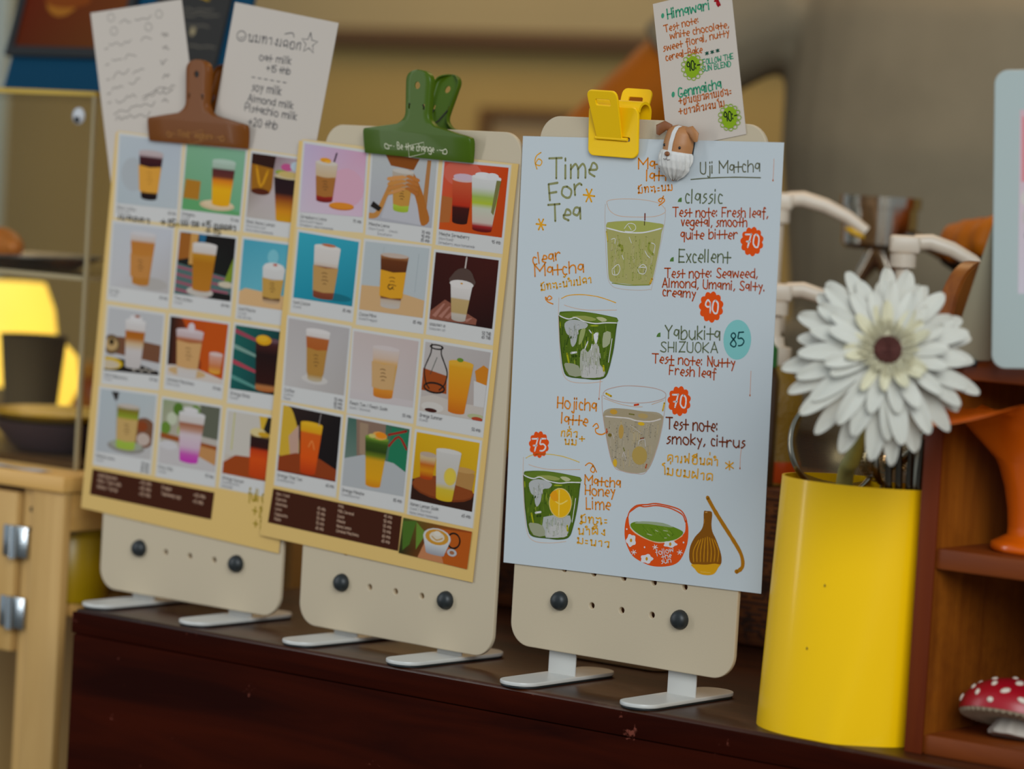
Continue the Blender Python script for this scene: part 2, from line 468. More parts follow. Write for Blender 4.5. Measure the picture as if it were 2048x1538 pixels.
# ---------------------------------------------------------------- counter
DW = wood('dark_wood', ph(34, 9, 1, k=.8), ph(58, 17, 3, k=.8), 'X', 5, 9, .7, spec=.02, wear=(ph(120, 66, 54, k=.9), 46, .66, .70))
DT = wood('dark_wood_top', ph(30, 12, 4), ph(66, 34, 16), 'X', 4, 10, .34, spec=.28, wear=(ph(96, 78, 62), 12, .55, .85))
TX0, TX1, TY0, TY1 = -.377, 1.0, -.012, .55
t = thing('wooden_counter', 'dark red-brown wooden counter with chipped front edge under the menu stands', 'counter', Vector(((TX0 + TX1) / 2, .25, FLZ)))
def sub(o): return Matrix.Translation(-o.location)
obj('countertop', MB().box((TX0, TY0, -.016), (TX1, TY1, 0), .003, 3), DT, t, M=sub(t))
obj('edge_strip', MB().box((TX0 - .0005, TY0 - .0022, -.0185), (TX1, TY0 + .0005, -.0022), .0012, 2), DW, t, M=sub(t))
obj('front_panel', MB().box((TX0 + .001, TY0 - .0018, FLZ), (TX1, TY0 + .023, -.0187), .002), DW, t, M=sub(t))
obj('side_panel', MB().box((TX0 + .004, TY0 + .024, FLZ), (TX0 + .024, TY1 - .01, -.0162), .002), DW, t, M=sub(t))
obj('back_panel', MB().box((TX0 + .025, TY1 - .03, FLZ), (TX1, TY1 - .01, -.0162)), DW, t, M=sub(t))

# ---------------------------------------------------------------- menu stands
BW, BH = .1857, .3649
BO = [Vector((-.405, .0405, .0083)), Vector((-.202, .0439, .0078)), Vector((0, .036, .0203))]
YAW = [math.radians(v) for v in (.49, -1.96, .2)]
for i, k in ((0, .0022), (1, -.0010)):
    d = (BO[i] - CAM) * k; BO[i] += Vector((d.x, d.y, 0))
def BF(i, off=0):
    y = YAW[i]; U = Vector((math.cos(y), math.sin(y), 0)); N = Vector((math.sin(y), -math.cos(y), 0))
    return frame(BO[i] + N * off, U, Vector((0, 0, 1)), N)
CREAM = mat('powder_coated_cream', ph(179, 170, 146), .5, spec=.3, bump=.04, bscale=900)
WHITE = mat('powder_coated_white', ph(188, 194, 192), .35, spec=.5)
RUB = mat('black_rubber', ph(26, 32, 34), .45)
STANDL = ['cream metal menu stand on two white feet holding the brown clip, left of three',
          'cream metal menu stand holding the green clip, middle of three',
          'cream metal menu stand on taller white necks holding the handwritten tea sheet']
def stand_mesh():
    hs = [circ(.0681 + .025 * k, .0351 + dy, .0021, 14) for k in range(3) for dy in (0,)] + [circ(.0431 + .025 * k, .0571, .0021, 14) for k in range(5)]
    return plate(rrect(0, 0, BW, BH, .0165, 10), hs, .0036, .0007)
board_me = None
for i in range(3):
    M = BF(i); t = thing('menu_stand', STANDL[i], 'menu stand', M, 'three cream menu stands')
    if board_me is None: board_me = stand_mesh()
    o = obj('board', board_me if i == 0 else bpy.data.objects['board'].data, CREAM, t, 40, Matrix.Translation((0, 0, -.0018)))
    for u in (.0413, .1413):
        mb = MB().lathe([(0, .0058), (.003, .0056), (.0052, .0044), (.0064, .002), (.0067, .0), (.0067, -.0001)], 24, cap=True)
        obj('knob', mb, RUB, t, M=Matrix.Translation((u, .0351, 0)))
        z0 = -BO[i].z; f = MB()
        # foot: rounded strap lying front to back, local x = U, y = up, z = towards the viewer
        me = plate(rrect(-.0145, -.055, .0145, .055, .0138, 10), [], .0026, .0006)
        xform(me, lambda c: Vector((c.x, c.z, c.y)))
        neck = MB().box((-.0115, 0, -.0052), (.0115, .05, -.0038), .0005)
        nme = neck.mesh('n'); bmx = bmesh.new(); bmx.from_mesh(me); bmx.from_mesh(nme)
        bmesh.ops.recalc_face_normals(bmx, faces=bmx.faces); bmx.to_mesh(me); bmx.free()
        ft = obj('foot', me, WHITE, t, 40, Matrix.Translation((u - .0003, z0 + .0028, -.003)))
        pm = plate(rrect(-.0139, -.054, .0139, .054, .0134, 10), [], .0015, .0003); xform(pm, lambda c: Vector((c.x, c.z, c.y)))
        obj('rubber_pad', pm, RUB, ft, 40, Matrix.Translation((0, -.0020, 0)))
        bolt = MB().lathe([(.0045, 0), (.0045, -.003)], 14); obj('bolt', bolt, RUB, t, M=Matrix.Translation((u, .0351, -.0056)))

# ---------------------------------------------------------------- printed menus
class Photo:
    """one printed picture on a menu, drawn in unit coordinates (x right, y up) of its four corners"""
    def __init__(s, art, q): s.A = art; s.q = [np.array(art.px(*p)) for p in q]
    def m(s, x, y):
        tl, tr, br, bl = s.q; return tuple((tl * (1 - x) + tr * x) * y + (bl * (1 - x) + br * x) * (1 - y))
    def pg(s, pts, c, sm=0):
        s.A.up(); P = [(min(1, max(0, p[0])), min(1, max(0, p[1]))) for p in (cr(pts, sm, True) if sm else pts)]
        if isinstance(c, list): cc = [ph(k) for k in c]
        else: cc = ph(c)
        s.A.poly([s.m(*p) for p in P], cc)
    def bg(s, a, b=None, c=None, d=None):
        b = b or a; s.pg([(0, 1), (1, 1), (1, 0), (0, 0)], [a, c or a, d or b, b])
    def el(s, x, y, rx, ry, c): s.pg(circ(x, y, rx, 16, ry), c)
    def ln(s, pts, wd, c, closed=False): s.A.up(); s.A.stroke([s.m(*p) for p in pts], wd * .045, ph(c), 3, closed)
    def cup(s, x, y0, y1, wb, wt, stops, rim=None, tilt=0):
        """tapered cup: stops = [(height fraction, colour)] blended upwards"""
        def hw(t): return wb + (wt - wb) * t
        def at(t, sd): return (x + tilt * t + sd * hw(t), y0 + (y1 - y0) * t)
        s.el(x, y0, wb, .03, stops[0][1])
        for (a, ca), (b, cb) in zip(stops, stops[1:]):
            if b - a < 1e-3: continue
            s.pg([at(b, -1), at(b, 1), at(a, 1), at(a, -1)], [cb, cb, ca, ca])
        s.el(x + tilt, y1, wt, .035, rim or stops[-1][1])
    def sleeve(s, x, y0, y1, w0, w1, c, ink='5a4020', tilt=0):
        s.pg([(x - w1 + tilt, y1), (x + tilt, y1 - .025), (x + w1 + tilt, y1), (x + w0, y0), (x, y0 - .02), (x - w0, y0)], c)
        if ink:
            xm = x + tilt / 2; h = y1 - y0
            for k, (dx, ww) in enumerate(((-.3, .5), (-.2, .4), (-.25, .6), (-.1, .3))):
                yy = y1 - h * (.28 + .14 * k); s.ln([(xm + dx * w0, yy), (xm + dx * w0 + ww * w0 * .5, yy + .012), (xm + dx * w0 + ww * w0, yy)], .012, ink)
def c2(q, f): return [(a, b) for a, b in q]
INK = ph(96, 96, 98); INKL = ph(128, 130, 134)
YEL = ph(197, 168, 98); WCELL = ph(184, 187, 186)
def cell(art, q, e, n, cap=.0112, m=.0019):
    P = [np.array(art.px(*p)) for p in q]; art.up()
    art.poly([tuple(P[0] - e * m + n * m), tuple(P[1] + e * m + n * m), tuple(P[2] + e * m - n * cap), tuple(P[3] - e * m - n * cap)], WCELL)
    return P
def caption(art, P, e, n, name, price, subs=(), rows=None, wd=.00028, col=None):
    bl, br = P[3], P[2]; h = .0024; col = col or INK
    def tx(st, a, ln_, hh, c, ww): art.text(st, tuple(a), tuple(a + e * ln_), 0, ww, c, .05, False, hh)
    y = bl - n * .0042 + e * .0008
    if name: tx(name, y, len(name) * .00165, h, col, wd)
    for k, st in enumerate(subs): tx(st, y - n * (.0029 * (k + 1)), len(st) * .00135, .0019, INKL, wd * .7)
    for k, st in enumerate([price] if isinstance(price, str) else price or []):
        tx(st, br - n * (.0047 + .0028 * k) - e * (len(st) * .00135 + .0006), len(st) * .00135, .0021, col, wd)
def menu_sheet(i, pts_px, label, cells, extra, off=.0012, curl=None):
    M = BF(i, off); A = Art(M); P = [np.array(A.px(*p)) if len(p) == 2 else None for p in pts_px]
    if P[1] is None:
        v = P[0] - P[3]; e = np.array((v[1], -v[0])) * (.210 / .297); P[1] = P[0] + e; P[2] = P[3] + e
    t = thing('menu_sheet', label, 'menu', M, 'yellow printed drink menus')
    paper('paper', t, P, YEL, curl=None, m=mat('menu_card_yellow', YEL, .55, spec=.3))
    e = P[2] - P[3]; e = e / np.linalg.norm(e); n = np.array((-e[1], e[0]))
    sh = []; A.up(); k_ = [np.array(A.px(*q)) for q in (cells[0][0][0], cells[2][0][1], cells[11][0][2], cells[9][0][3])]
    A.poly([tuple(k_[0] - e * .003 + n * .003), tuple(k_[1] + e * .003 + n * .003), tuple(k_[2] + e * .003 - n * .0115), tuple(k_[3] - e * .003 - n * .0115)], ph(198, 180, 134))
    for q, fn, cp in cells: sh.append(cell(A, q, e, n))
    A.build('white_panels', t); z1 = A.z
    for (q, fn, cp), pp in zip(cells, sh): caption(A, pp, e, n, *cp)
    A.build('captions', t); z2 = A.z
    for q, fn, cp in cells:
        A.z = z1 + .00002; F = Photo(A, q); fn(F); A.build('photo', t, PG)
    A.z = z1 + .00002; extra(A, e, n, t)
    return t, A
BROWN = '3a1a0c'; TXT = ph(176, 150, 128)
# -- middle menu
def f1(F):
    F.bg('a99db8', 'b3a9b6', 'b78fa6', 'b9a3b4'); F.el(.72, .42, .28, .3, 'bb93a4'); F.el(.66, .13, .2, .055, 'a8621a'); F.el(.66, .145, .2, .05, 'c27a20')
    F.ln([(.53, .92), (.5, .8)], .035, '3a2a3a')
    F.cup(.38, .2, .76, .13, .18, [(0, '6a1510'), (.1, '8a2018'), (.18, '905020'), (.6, '8f5a28'), (.62, 'b09a78'), (1, 'b5aa98')], 'b8b2a6')
    F.sleeve(.38, .27, .56, .135, .155, '93602a'); F.el(.36, .8, .09, .035, 'c8881a'); F.el(.4, .78, .05, .02, 'd09a30')
def f2(F):
    F.bg('a2a8a8', '989aa0'); F.pg([(.86, 1), (.92, 1), (.9, .1), (.82, .05)], '9a6a3a'); F.pg([(.2, 1), (.74, 1), (.66, .82), (.3, .84)], '7a4210')
    F.pg([(.2, .05), (.3, .4), (.78, .45), (.85, .02)], 'a4a6ac')
    F.pg([(.0, .1), (.1, .12), (.18, .3), (.3, .6), (.38, .72), (.46, .62), (.42, .54), (.3, .42), (.22, .2), (.14, .05), (0, .02)], 'a8763a', 3)
    F.pg([(.96, .1), (.9, .3), (.8, .55), (.66, .78), (.56, .8), (.6, .62), (.68, .5), (.76, .3), (.84, .02)], '9a5e22', 3)
    F.cup(.5, .2, .78, .12, .17, [(0, '8aa02a'), (.16, '98b03a'), (.2, '9a6a28'), (1, 'a09a8e')], 'b0aca4')
    F.sleeve(.5, .28, .56, .125, .15, 'ab7e36')
    for k in range(4):
        F.pg([(.26 + .02 * k, .66 - .07 * k), (.5, .72 - .06 * k), (.56, .69 - .06 * k), (.5, .67 - .06 * k), (.3, .61 - .07 * k)], ['b8834a', 'b07a3c', 'ac743a', 'b4804a'][k], 2)
        F.pg([(.76, .7 - .07 * k), (.6, .74 - .06 * k), (.55, .71 - .06 * k), (.6, .69 - .06 * k), (.74, .65 - .07 * k)], ['a86a30', 'a4662c', 'a06228', '9c5e28'][k], 2)
    F.pg([(.02, .2), (.16, .14), (.2, .2), (.06, .28)], '1a1512')
def f3(F):
    F.bg('b84a3a', 'b04810', 'b23c0a', 'a83c08'); F.el(.3, .85, .3, .2, 'b85a48')
    F.pg([(0, .5), (.18, .48), (.16, .12), (0, .1)], '9a5a2a')
    F.cup(.32, .14, .76, .12, .17, [(0, '2a0c08'), (.34, '3a0e08'), (.4, 'a02810'), (1, 'b05030')], 'b8a0a0'); F.el(.33, .8, .17, .05, 'b4a0ae')
    F.cup(.68, .07, .83, .15, .23, [(0, '5a0c0c'), (.07, '902020'), (.14, 'b0a49a'), (.4, 'aab09e'), (.5, '98a82a'), (.62, '8aa04a'), (.8, 'b4b8b4'), (1, 'bcbebe')], 'c2c4c4')
    F.el(.63, .86, .13, .04, 'c4c6c8'); F.el(.77, .85, .1, .05, 'c0c2c4'); F.pg([(.84, .8), (.91, .8), (.84, .3), (.8, .34)], '6a6a3a')
def f4(F):
    F.bg('2f93a6', '1b7f94', '2a8ca0', '147488'); F.el(.68, .1, .3, .06, '116070')
    F.cup(.5, .07, .84, .17, .22, [(0, '6a3420'), (.12, '7a4028'), (.6, '7a4a30'), (.62, 'b0a294'), (.7, 'b8b4ae'), (1, 'bcbab6')], 'c0beb8')
    F.sleeve(.5, .16, .54, .18, .21, 'a5824c'); F.el(.52, .87, .12, .022, 'a8603a')
def f5(F):
    F.bg('9fa9ac', '9ea6a8'); F.pg([(0, .36), (.3, .37), (1, .25), (1, 0), (0, 0)], 'b5956a'); F.ln([(.3, .95), (.28, .4)], .01, '8f9a9e'); F.ln([(.85, .9), (.84, .35)], .01, '8f9a9e')
    F.cup(.48, .1, .84, .15, .22, [(0, 'a8a29a'), (.12, 'a89a88'), (.16, '6a3a14'), (.6, '4a240c'), (.9, '5a2e10'), (1, '9a6a40')], 'a89a8e')
    F.sleeve(.48, .24, .62, .18, .2, 'c18c1c', '5a3a10'); F.ln([(.44, .42), (.42, .38), (.46, .35), (.5, .39)], .02, '4a3210')
def f6(F):
    F.bg('330f0a', '2a0d08', '3a120c', '1e0806')
    F.pg([(0, .12), (.22, .32), (.75, .1), (.74, .02), (0, .0)], '7a4a3a')
    for k in range(6): F.pg([(.04 + .1 * k, .06), (.2 + .09 * k, .26 - .03 * k), (.23 + .09 * k, .26 - .03 * k), (.1 + .1 * k, .04)], '96685a')
    F.ln([(.5, .98), (.49, .8)], .03, 'a8a09a')
    F.cup(.46, .06, .55, .11, .17, [(0, 'a09a90'), (.15, 'a8a298'), (.2, 'a08a5a'), (.6, 'a58e60'), (.64, 'b4b2ae'), (1, 'bdbbb8')], 'c0beba')
    F.pg([(.27, .58), (.3, .7), (.38, .79), (.48, .82), (.58, .79), (.64, .7), (.66, .58)], '4a3a34', 2); F.el(.46, .58, .19, .06, 'c0bebb'); F.el(.46, .59, .02, .012, 'b08020')
def f7(F):
    F.bg('a09d9c', 'a8a6a4', '9c9a9a', '9a9794'); F.el(.5, .16, .22, .07, 'b0aeaa')
    F.cup(.5, .16, .88, .12, .2, [(0, 'a4987c'), (.1, '9a7430'), (.55, 'a07434'), (.6, '97501e'), (.85, '9a5626'), (.88, 'b8b4b0'), (1, 'bcbab8')], 'bebcba')
    F.sleeve(.5, .25, .62, .14, .17, '9c7434')
def f8(F):
    F.bg('aca29f', 'b0abaa', 'ab9f9c', 'a8a2a0'); F.pg([(0, .12), (1, .1), (1, 0), (0, 0)], 'aea8a8')
    F.cup(.52, .1, .82, .15, .21, [(0, 'b06a1e'), (.14, 'bd7a24'), (.17, 'b3905a'), (.6, 'b08a48'), (.64, 'b88a2c'), (.78, 'b4a08e'), (1, 'b3aaa6')], 'b4acaa')
    F.sleeve(.5, .22, .6, .16, .19, 'b19062')
def f9(F):
    F.bg('a4a19e', 'a29a94', '9c9896', '9a8f88'); F.pg([(0, .62), (.38, .56), (.4, .3), (0, .3)], '8a4014')
    F.ln([(.1, .98), (.1, .86), (.06, .74), (.02, .6), (.06, .42), (.12, .34)], .025, '1c1612'); F.ln([(.26, .97), (.26, .86), (.32, .74), (.38, .6), (.36, .44), (.28, .34)], .025, '1c1612')
    F.ln(circ(.2, .36, .16, 12, .07), .03, '1c1612', True); F.ln(circ(.18, .95, .1, 10, .03), .02, '1c1612', True); F.ln([(.2, .8), (.12, .55)], .012, '2a3a32')
    F.pg([(0, .2), (.2, .26), (.6, .2), (1, .22), (1, 0), (0, 0)], 'aca69e'); F.el(.2, .08, .18, .07, 'b4b2ac'); F.el(.18, .03, .1, .03, '3a1810')
    F.pg([(.8, .7), (.92, .8), (1, .76), (1, .52), (.84, .55)], 'b47018'); F.pg([(.8, .56), (1, .52), (1, .2), (.84, .2)], 'b4b4b2')
    F.cup(.58, .07, .78, .13, .19, [(0, 'b06010'), (.3, 'be7812'), (.9, 'bf8a1a'), (1, 'c49a30')], 'c2942a'); F.el(.56, .82, .05, .03, '5a7a20')
    F.el(.9, .05, .14, .04, '9aa07a'); F.el(.92, .02, .09, .03, '9a3a20')
def f10(F):
    F.bg('2a1c18', '1a1010', '15100f', '120c0c'); F.pg([(0, 1), (.14, .98), (.28, .7), (.34, .4), (.3, .2), (0, .25)], 'b5952c', 3); F.pg([(.14, .55), (.3, .75), (.34, .3), (.2, .25)], 'a88a7a')
    F.pg([(0, .22), (.3, .32), (.7, .3), (1, .18), (1, 0), (0, 0)], '7c3410'); F.pg([(0, .02), (1, .02), (1, 0), (0, 0)], '641c0c')
    F.cup(.52, .06, .8, .13, .19, [(0, 'a43408'), (.3, 'c04a08'), (.8, 'b85210'), (.84, 'c08a10'), (1, 'c29a18')], 'c69a1c'); F.ln([(.66, .98), (.64, .8)], .015, '8a8482'); F.ln([(.5, .45), (.55, .55), (.6, .42)], .02, 'cc7a3a')
def f11(F):
    F.bg('3d5c52', '6a7a72', '2a5a42', '1d4634'); F.pg([(.14, 1), (.62, 1), (.64, .4), (.2, .44)], '776254'); F.pg([(.2, .96), (.34, .96), (.36, .5), (.24, .5)], '8a7660')
    F.pg([(.72, .98), (1, .95), (1, .3), (.7, .4)], '1c6a4a'); F.ln([(.68, .86), (.95, .96)], .04, '8a1c14'); F.ln([(.7, .7), (.84, .86), (.98, .7)], .04, '8a1c14')
    F.pg([(0, .4), (.3, .5), (.8, .46), (1, .36), (1, 0), (0, 0)], '9a9fa1', 0)
    F.cup(.5, .08, .78, .12, .19, [(0, 'b8780c'), (.15, 'c08c0e'), (.52, 'b88a14'), (.62, '5a6a14'), (.72, '263a0c'), (.88, '2f4a10'), (1, '5a7a24')], '6a8a2a')
    F.el(.54, .82, .12, .06, 'c29048'); F.el(.56, .83, .09, .045, 'c87a14'); F.el(.42, .8, .06, .03, 'b0a860')
def f12(F):
    F.bg('bb9410', 'a8800a', 'bf9a18', 'b08a10'); F.pg([(0, .3), (.2, .38), (.8, .36), (1, .26), (1, 0), (0, 0)], '2a140a'); F.el(.5, .24, .5, .17, '6a3010'); F.el(.5, .26, .49, .16, '7c3c16')
    F.cup(.22, .36, .7, .1, .13, [(0, '9a3a0a'), (.3, 'b87a0c'), (.55, 'a85a14'), (.8, 'b09a70'), (1, 'a89c8a')], 'a09080')
    F.pg([(.64, .58), (.98, .54), (.96, .3), (.66, .34)], '9a7440'); F.el(.81, .57, .17, .04, 'a8844e')
    F.cup(.54, .1, .8, .13, .2, [(0, 'b89a1a'), (.2, 'b4a02c'), (.32, 'a8a69e'), (1, 'b0b0ac')], 'b6b6b2'); F.el(.6, .44, .1, .13, 'bba84a'); F.el(.6, .44, .075, .1, 'c0ac3c')
def f13(F):
    F.bg('3a4a1a', '20280e', '8a3c10', '9a480e'); F.pg([(.42, 0), (.36, .4), (.48, .9), (1, .96), (1, 0)], 'a04e12'); F.pg([(0, .9), (.2, .98), (.14, .3), (.05, .1)], '40601e'); F.pg([(.2, .95), (.36, .7), (.24, .2)], '5a7a2a')
    F.pg([(.28, 0), (.36, .5), (.6, .3), (.66, 0)], 'a8704a'); F.ln(circ(.76, .66, .09, 10, .2), .03, '20140c', True)
    F.cup(.52, .2, .64, .13, .2, [(0, '8a8c92'), (.5, 'aab0b2'), (1, 'b4b8b8')], 'b8bcba'); F.el(.52, .66, .2, .24, 'b2b6b6'); F.el(.52, .66, .17, .21, 'b08028'); F.el(.52, .67, .11, .14, 'bab4a4'); F.el(.52, .76, .05, .07, 'c0bcb0'); F.ln([(.45, .66), (.52, .58), (.6, .66)], .02, 'a8823c')
    F.el(.76, .34, .07, .1, 'a0a4a8'); F.el(.76, .34, .035, .05, '8a5a3a')
M2 = [
 ([(610, 287), (733, 305.6), (725, 434), (600, 424)], f1, ('Strawberry Latte', '75 thb', ('(Hot/Iced/Frappe)', 'Strawberry sauce homemade'))),
 ([(746, 304), (873.6, 323), (863, 456), (737.5, 438.8)], f2, ('Matcha Latte', ('70 thb', '90 thb', '85 thb'), ('(Hot/Iced)    classic', '        Excellent'))),
 ([(889.7, 323), (1017.6, 335.5), (1003.9, 475.3), (878, 458.4)], f3, ('Matcha Strawberry', '95 thb', ('(Hot/Iced)', 'Strawberry sauce homemade'))),
 ([(598.5, 463.6), (718, 484), (704.5, 613), (586.8, 595)], f4, ('Iced Cocoa', '85 thb', ('(Iced)',))),
 ([(731.7, 482.7), (859, 497), (845.8, 636), (718.5, 618.7)], f5, ('Cocoa Mint', '85 thb', ('(Iced/Frappe)',))),
 ([(872, 504), (998, 520.7), (984.8, 658), (859, 637.8)], f6, ('ขนมเจลาโต', ('50 THB', '65 THB'), ('(ขนมเจลาโต)',))),
 ([(578, 636), (699.5, 657), (687.8, 791), (569, 770.6)], f7, ('Coffee', ('55 thb', '60 thb', '70 thb'), ('(Latte)', 'Mocha'))),
 ([(708.5, 662), (837.7, 682.7), (825.6, 815.4), (699.9, 796.5)], f8, ('Peach Tea / Peach Soda', ('', '55 thb'), ('(Iced / Bottle)',))),
 ([(851.5, 683.4), (981.7, 705), (965, 843), (839.4, 820.6)], f9, ('Orange Summer', ('', '50 thb'), ('(Iced)',))),
 ([(567, 810), (682.6, 834), (671, 963.6), (555, 941)], f10, ('Orange Thai Tea', '60 thb', ('(Iced/Bottle)',))),
 ([(696.4, 834.4), (819.8, 858.5), (806.7, 993), (684.4, 970.5)], f11, ('Orange Matcha', '85 thb', ('(Iced/Bottle)',))),
 ([(834, 863.6), (960, 886), (944.5, 1024), (821, 998)], f12, ('Honey Lemon Soda', '65 thb', ('(Iced / Bottle)', 'Honey lemon homemade'))),
]
def panel(A, e, n, t, q, rows, size):
    A.z += .00001; A.ppoly(q, ph(BROWN)); P = [np.array(A.px(*p)) for p in q]; w_ = np.linalg.norm(P[1] - P[0]); h_ = np.linalg.norm(P[0] - P[3]); er = (P[1] - P[0]) / w_; nr = np.array((-er[1], er[0]))
    for fx, st, yy in rows:
        a = P[0] + er * (fx * w_) - nr * (yy * h_); A.text(st, tuple(a), tuple(a + er * (len(st) * size * .62)), 0, size * .16, TXT, .05, False, size)
    A.build('price_panel', t)
def ex2(A, e, n, t):
    q = [(547, 977), (804, 1032.5), (796.4, 1102), (536, 1044.6)]; rows = []
    for k, st in enumerate(('Hot / Iced', 'Espresso', 'Americano', 'Latte', 'Cappuccino', 'Mocha')): rows.append((.03, st, .16 + .145 * k))
    for k in range(5): rows.append((.36, ('45', '55', '55', '55', '60')[k] + ' thb', .32 + .14 * k))
    for k, st in enumerate(('Milk', 'Milk Caramel', 'Cocoa', 'Matcha', 'Honey Lemon', 'Caramel Macchiato')): rows.append((.52, st, .13 + .14 * k))
    for k in range(6): rows.append((.87, ('45', '50', '55', '70', '60', '65')[k] + ' thb', .13 + .14 * k))
    panel(A, e, n, t, q, rows, .0021)
    A.z += .00003; F = Photo(A, [(807.7, 1035), (945, 1063.5), (935, 1138.6), (798, 1105.5)]); f13(F); A.build('photo', t, PG)
menu_sheet(1, [(598, 281), (1037, 328), (945, 1165), (520, 1070)], 'yellow drink menu with a latte photo in its corner, held by the green clip', M2, ex2, .0012)

# -- left menu
def g1(F):
    F.bg('a2adb3', '9ba7ac', '9fa9b2', 'a0aaae'); F.el(.25, .45, .2, .25, '98a0a4')
    F.cup(.53, .12, .8, .13, .2, [(0, '170a0a'), (.1, '1a0c0c'), (.14, 'c08a30'), (.62, 'b8822c'), (.66, '2a0e12'), (.88, '3a161a'), (.92, '9a8a8c'), (1, 'aaa0a0')], 'a49a9a'); F.sleeve(.52, .22, .6, .155, .185, 'c08c34', '9a6c22')
def g2(F):
    F.bg('6e9c7c', '5c9068', '729f84', '5f9870'); F.pg([(0, .2), (1, .05), (1, 0), (0, 0)], '54905c')
    F.pg([(.03, .47), (.29, .46), (.28, .17), (.01, .18)], '9a6a1c'); F.el(.6, .12, .3, .08, 'b8a484'); F.el(.62, .14, .26, .06, 'c0b090')
    F.cup(.66, .14, .8, .15, .2, [(0, 'c8930a'), (.35, 'cc9a0c'), (.55, 'c07014'), (.64, '5a2a20'), (.8, '4a2024'), (.84, '8aa090'), (1, '9aada0')], '9ab0a2')
def g3(F):
    F.bg('4a2a12', 'a09a94', 'a89aa4', 'aaa6a4'); F.pg([(0, .96), (.4, .98), (.4, .5), (.36, .4), (.04, .42)], '8a5a10'); F.pg([(0, 1), (.42, 1), (.4, .8), (0, .84)], '2a120a'); F.ln([(.1, .8), (.2, .5), (.3, .75)], .05, 'b88414'); F.el(.2, .42, .16, .05, '4a1c08')
    F.el(.62, .85, .1, .06, 'a84a7a'); F.el(.8, .88, .12, .08, '9fb0ba'); F.el(.55, .76, .12, .04, '7a9030')
    F.cup(.66, .02, .7, .14, .24, [(0, 'b8860e'), (.2, 'b87a12'), (.5, '7a3a12'), (.62, '241012'), (.95, '1e0e12'), (1, 'a89c80')], 'b0a480'); F.el(.66, .74, .18, .05, 'b09c60')
def g4(F):
    F.bg('a7adb1', 'a9abad', 'a8adb4', '9f9c9a'); F.el(.7, .12, .28, .1, '9a9894')
    F.cup(.52, .1, .88, .14, .22, [(0, 'a06a28'), (.5, 'a8702c'), (.82, 'a46a2a'), (.86, 'b0a49a'), (1, 'b0aeb0')], 'b2b2b4'); F.sleeve(.5, .2, .55, .16, .18, 'a9753a')
def g5(F):
    F.bg('14100e', '1a201c', '120e0c', '101410'); F.pg([(0, 1), (.22, .98), (.2, .6), (0, .55)], '8a541c'); F.pg([(.2, 1), (.34, 1), (.3, .5), (.2, .5)], 'b08648'); F.pg([(.34, 1), (.48, 1), (.46, .86), (.36, .88)], '1f5a7a')
    F.pg([(0, .5), (.4, .44), (1, .36), (1, 0), (0, 0)], '46605e')
    for k in range(4): F.pg([(0, .46 - .12 * k), (.5, .4 - .12 * k), (.95, .34 - .1 * k), (.95, .31 - .1 * k), (.5, .36 - .12 * k), (0, .42 - .12 * k)], '8a4a5a')
    F.pg([(.55, .12), (1, .1), (1, 0), (.6, 0)], '141210'); F.pg([(.86, .3), (1, .7), (1, .3)], '6a8020'); F.el(.9, .25, .14, .05, 'b0a894'); F.el(.45, .08, .24, .08, 'a8a49c')
    F.cup(.47, .12, .84, .16, .22, [(0, 'a0681a'), (.6, '9a6410'), (.78, 'a87818'), (.82, 'b4aea8'), (1, 'b8b6b2')], 'bab8b4')
def g6(F):
    F.bg('3f8ea2', '5a9caa', '4a98aa', '4a94a6'); F.pg([(0, .2), (.1, .26), (1, .2), (1, 0), (0, 0)], 'bb9a6e')
    F.cup(.58, .1, .62, .15, .2, [(0, 'aa9070'), (.1, '4a2c12'), (.2, 'a8803c'), (.6, 'a88040'), (.62, '4a2a14'), (.68, 'b4b4b2'), (1, 'b8bab8')], 'bcbebc'); F.sleeve(.58, .17, .46, .16, .19, 'a98640'); F.el(.55, .78, .1, .12, '6aa8b4'); F.el(.58, .64, .18, .06, 'bcbebc'); F.el(.6, .67, .04, .02, 'a85a4a')
def g7(F):
    F.bg('a3a6a8', 'a5a7a8'); F.pg([(0, .55), (.3, .56), (1, .5), (1, .2), (0, .3)], '66432e'); F.pg([(0, .22), (.4, .2), (1, .06), (1, 0), (0, 0)], '1c1612')
    F.el(.1, .42, .16, .16, '5e4a30'); F.el(.1, .42, .12, .1, 'a48a5c'); F.el(.1, .46, .05, .05, '342814'); F.el(.08, .12, .26, .1, 'b89a14'); F.el(.08, .1, .2, .07, 'b0a48c')
    for k in range(6): F.el(.55 + .07 * k, .05 + .03 * (k % 2), .03, .02, '9a968c')
    F.cup(.52, .1, .84, .14, .19, [(0, 'a8a4a2'), (.35, 'aeaaa8'), (.5, 'b09a78'), (.62, '9a5c16'), (.76, '965410'), (.8, 'b4b0ac'), (1, 'b8b8b8')], 'bcbcba'); F.el(.52, .89, .12, .05, 'bebebe'); F.el(.54, .92, .05, .02, '8a4a2a')
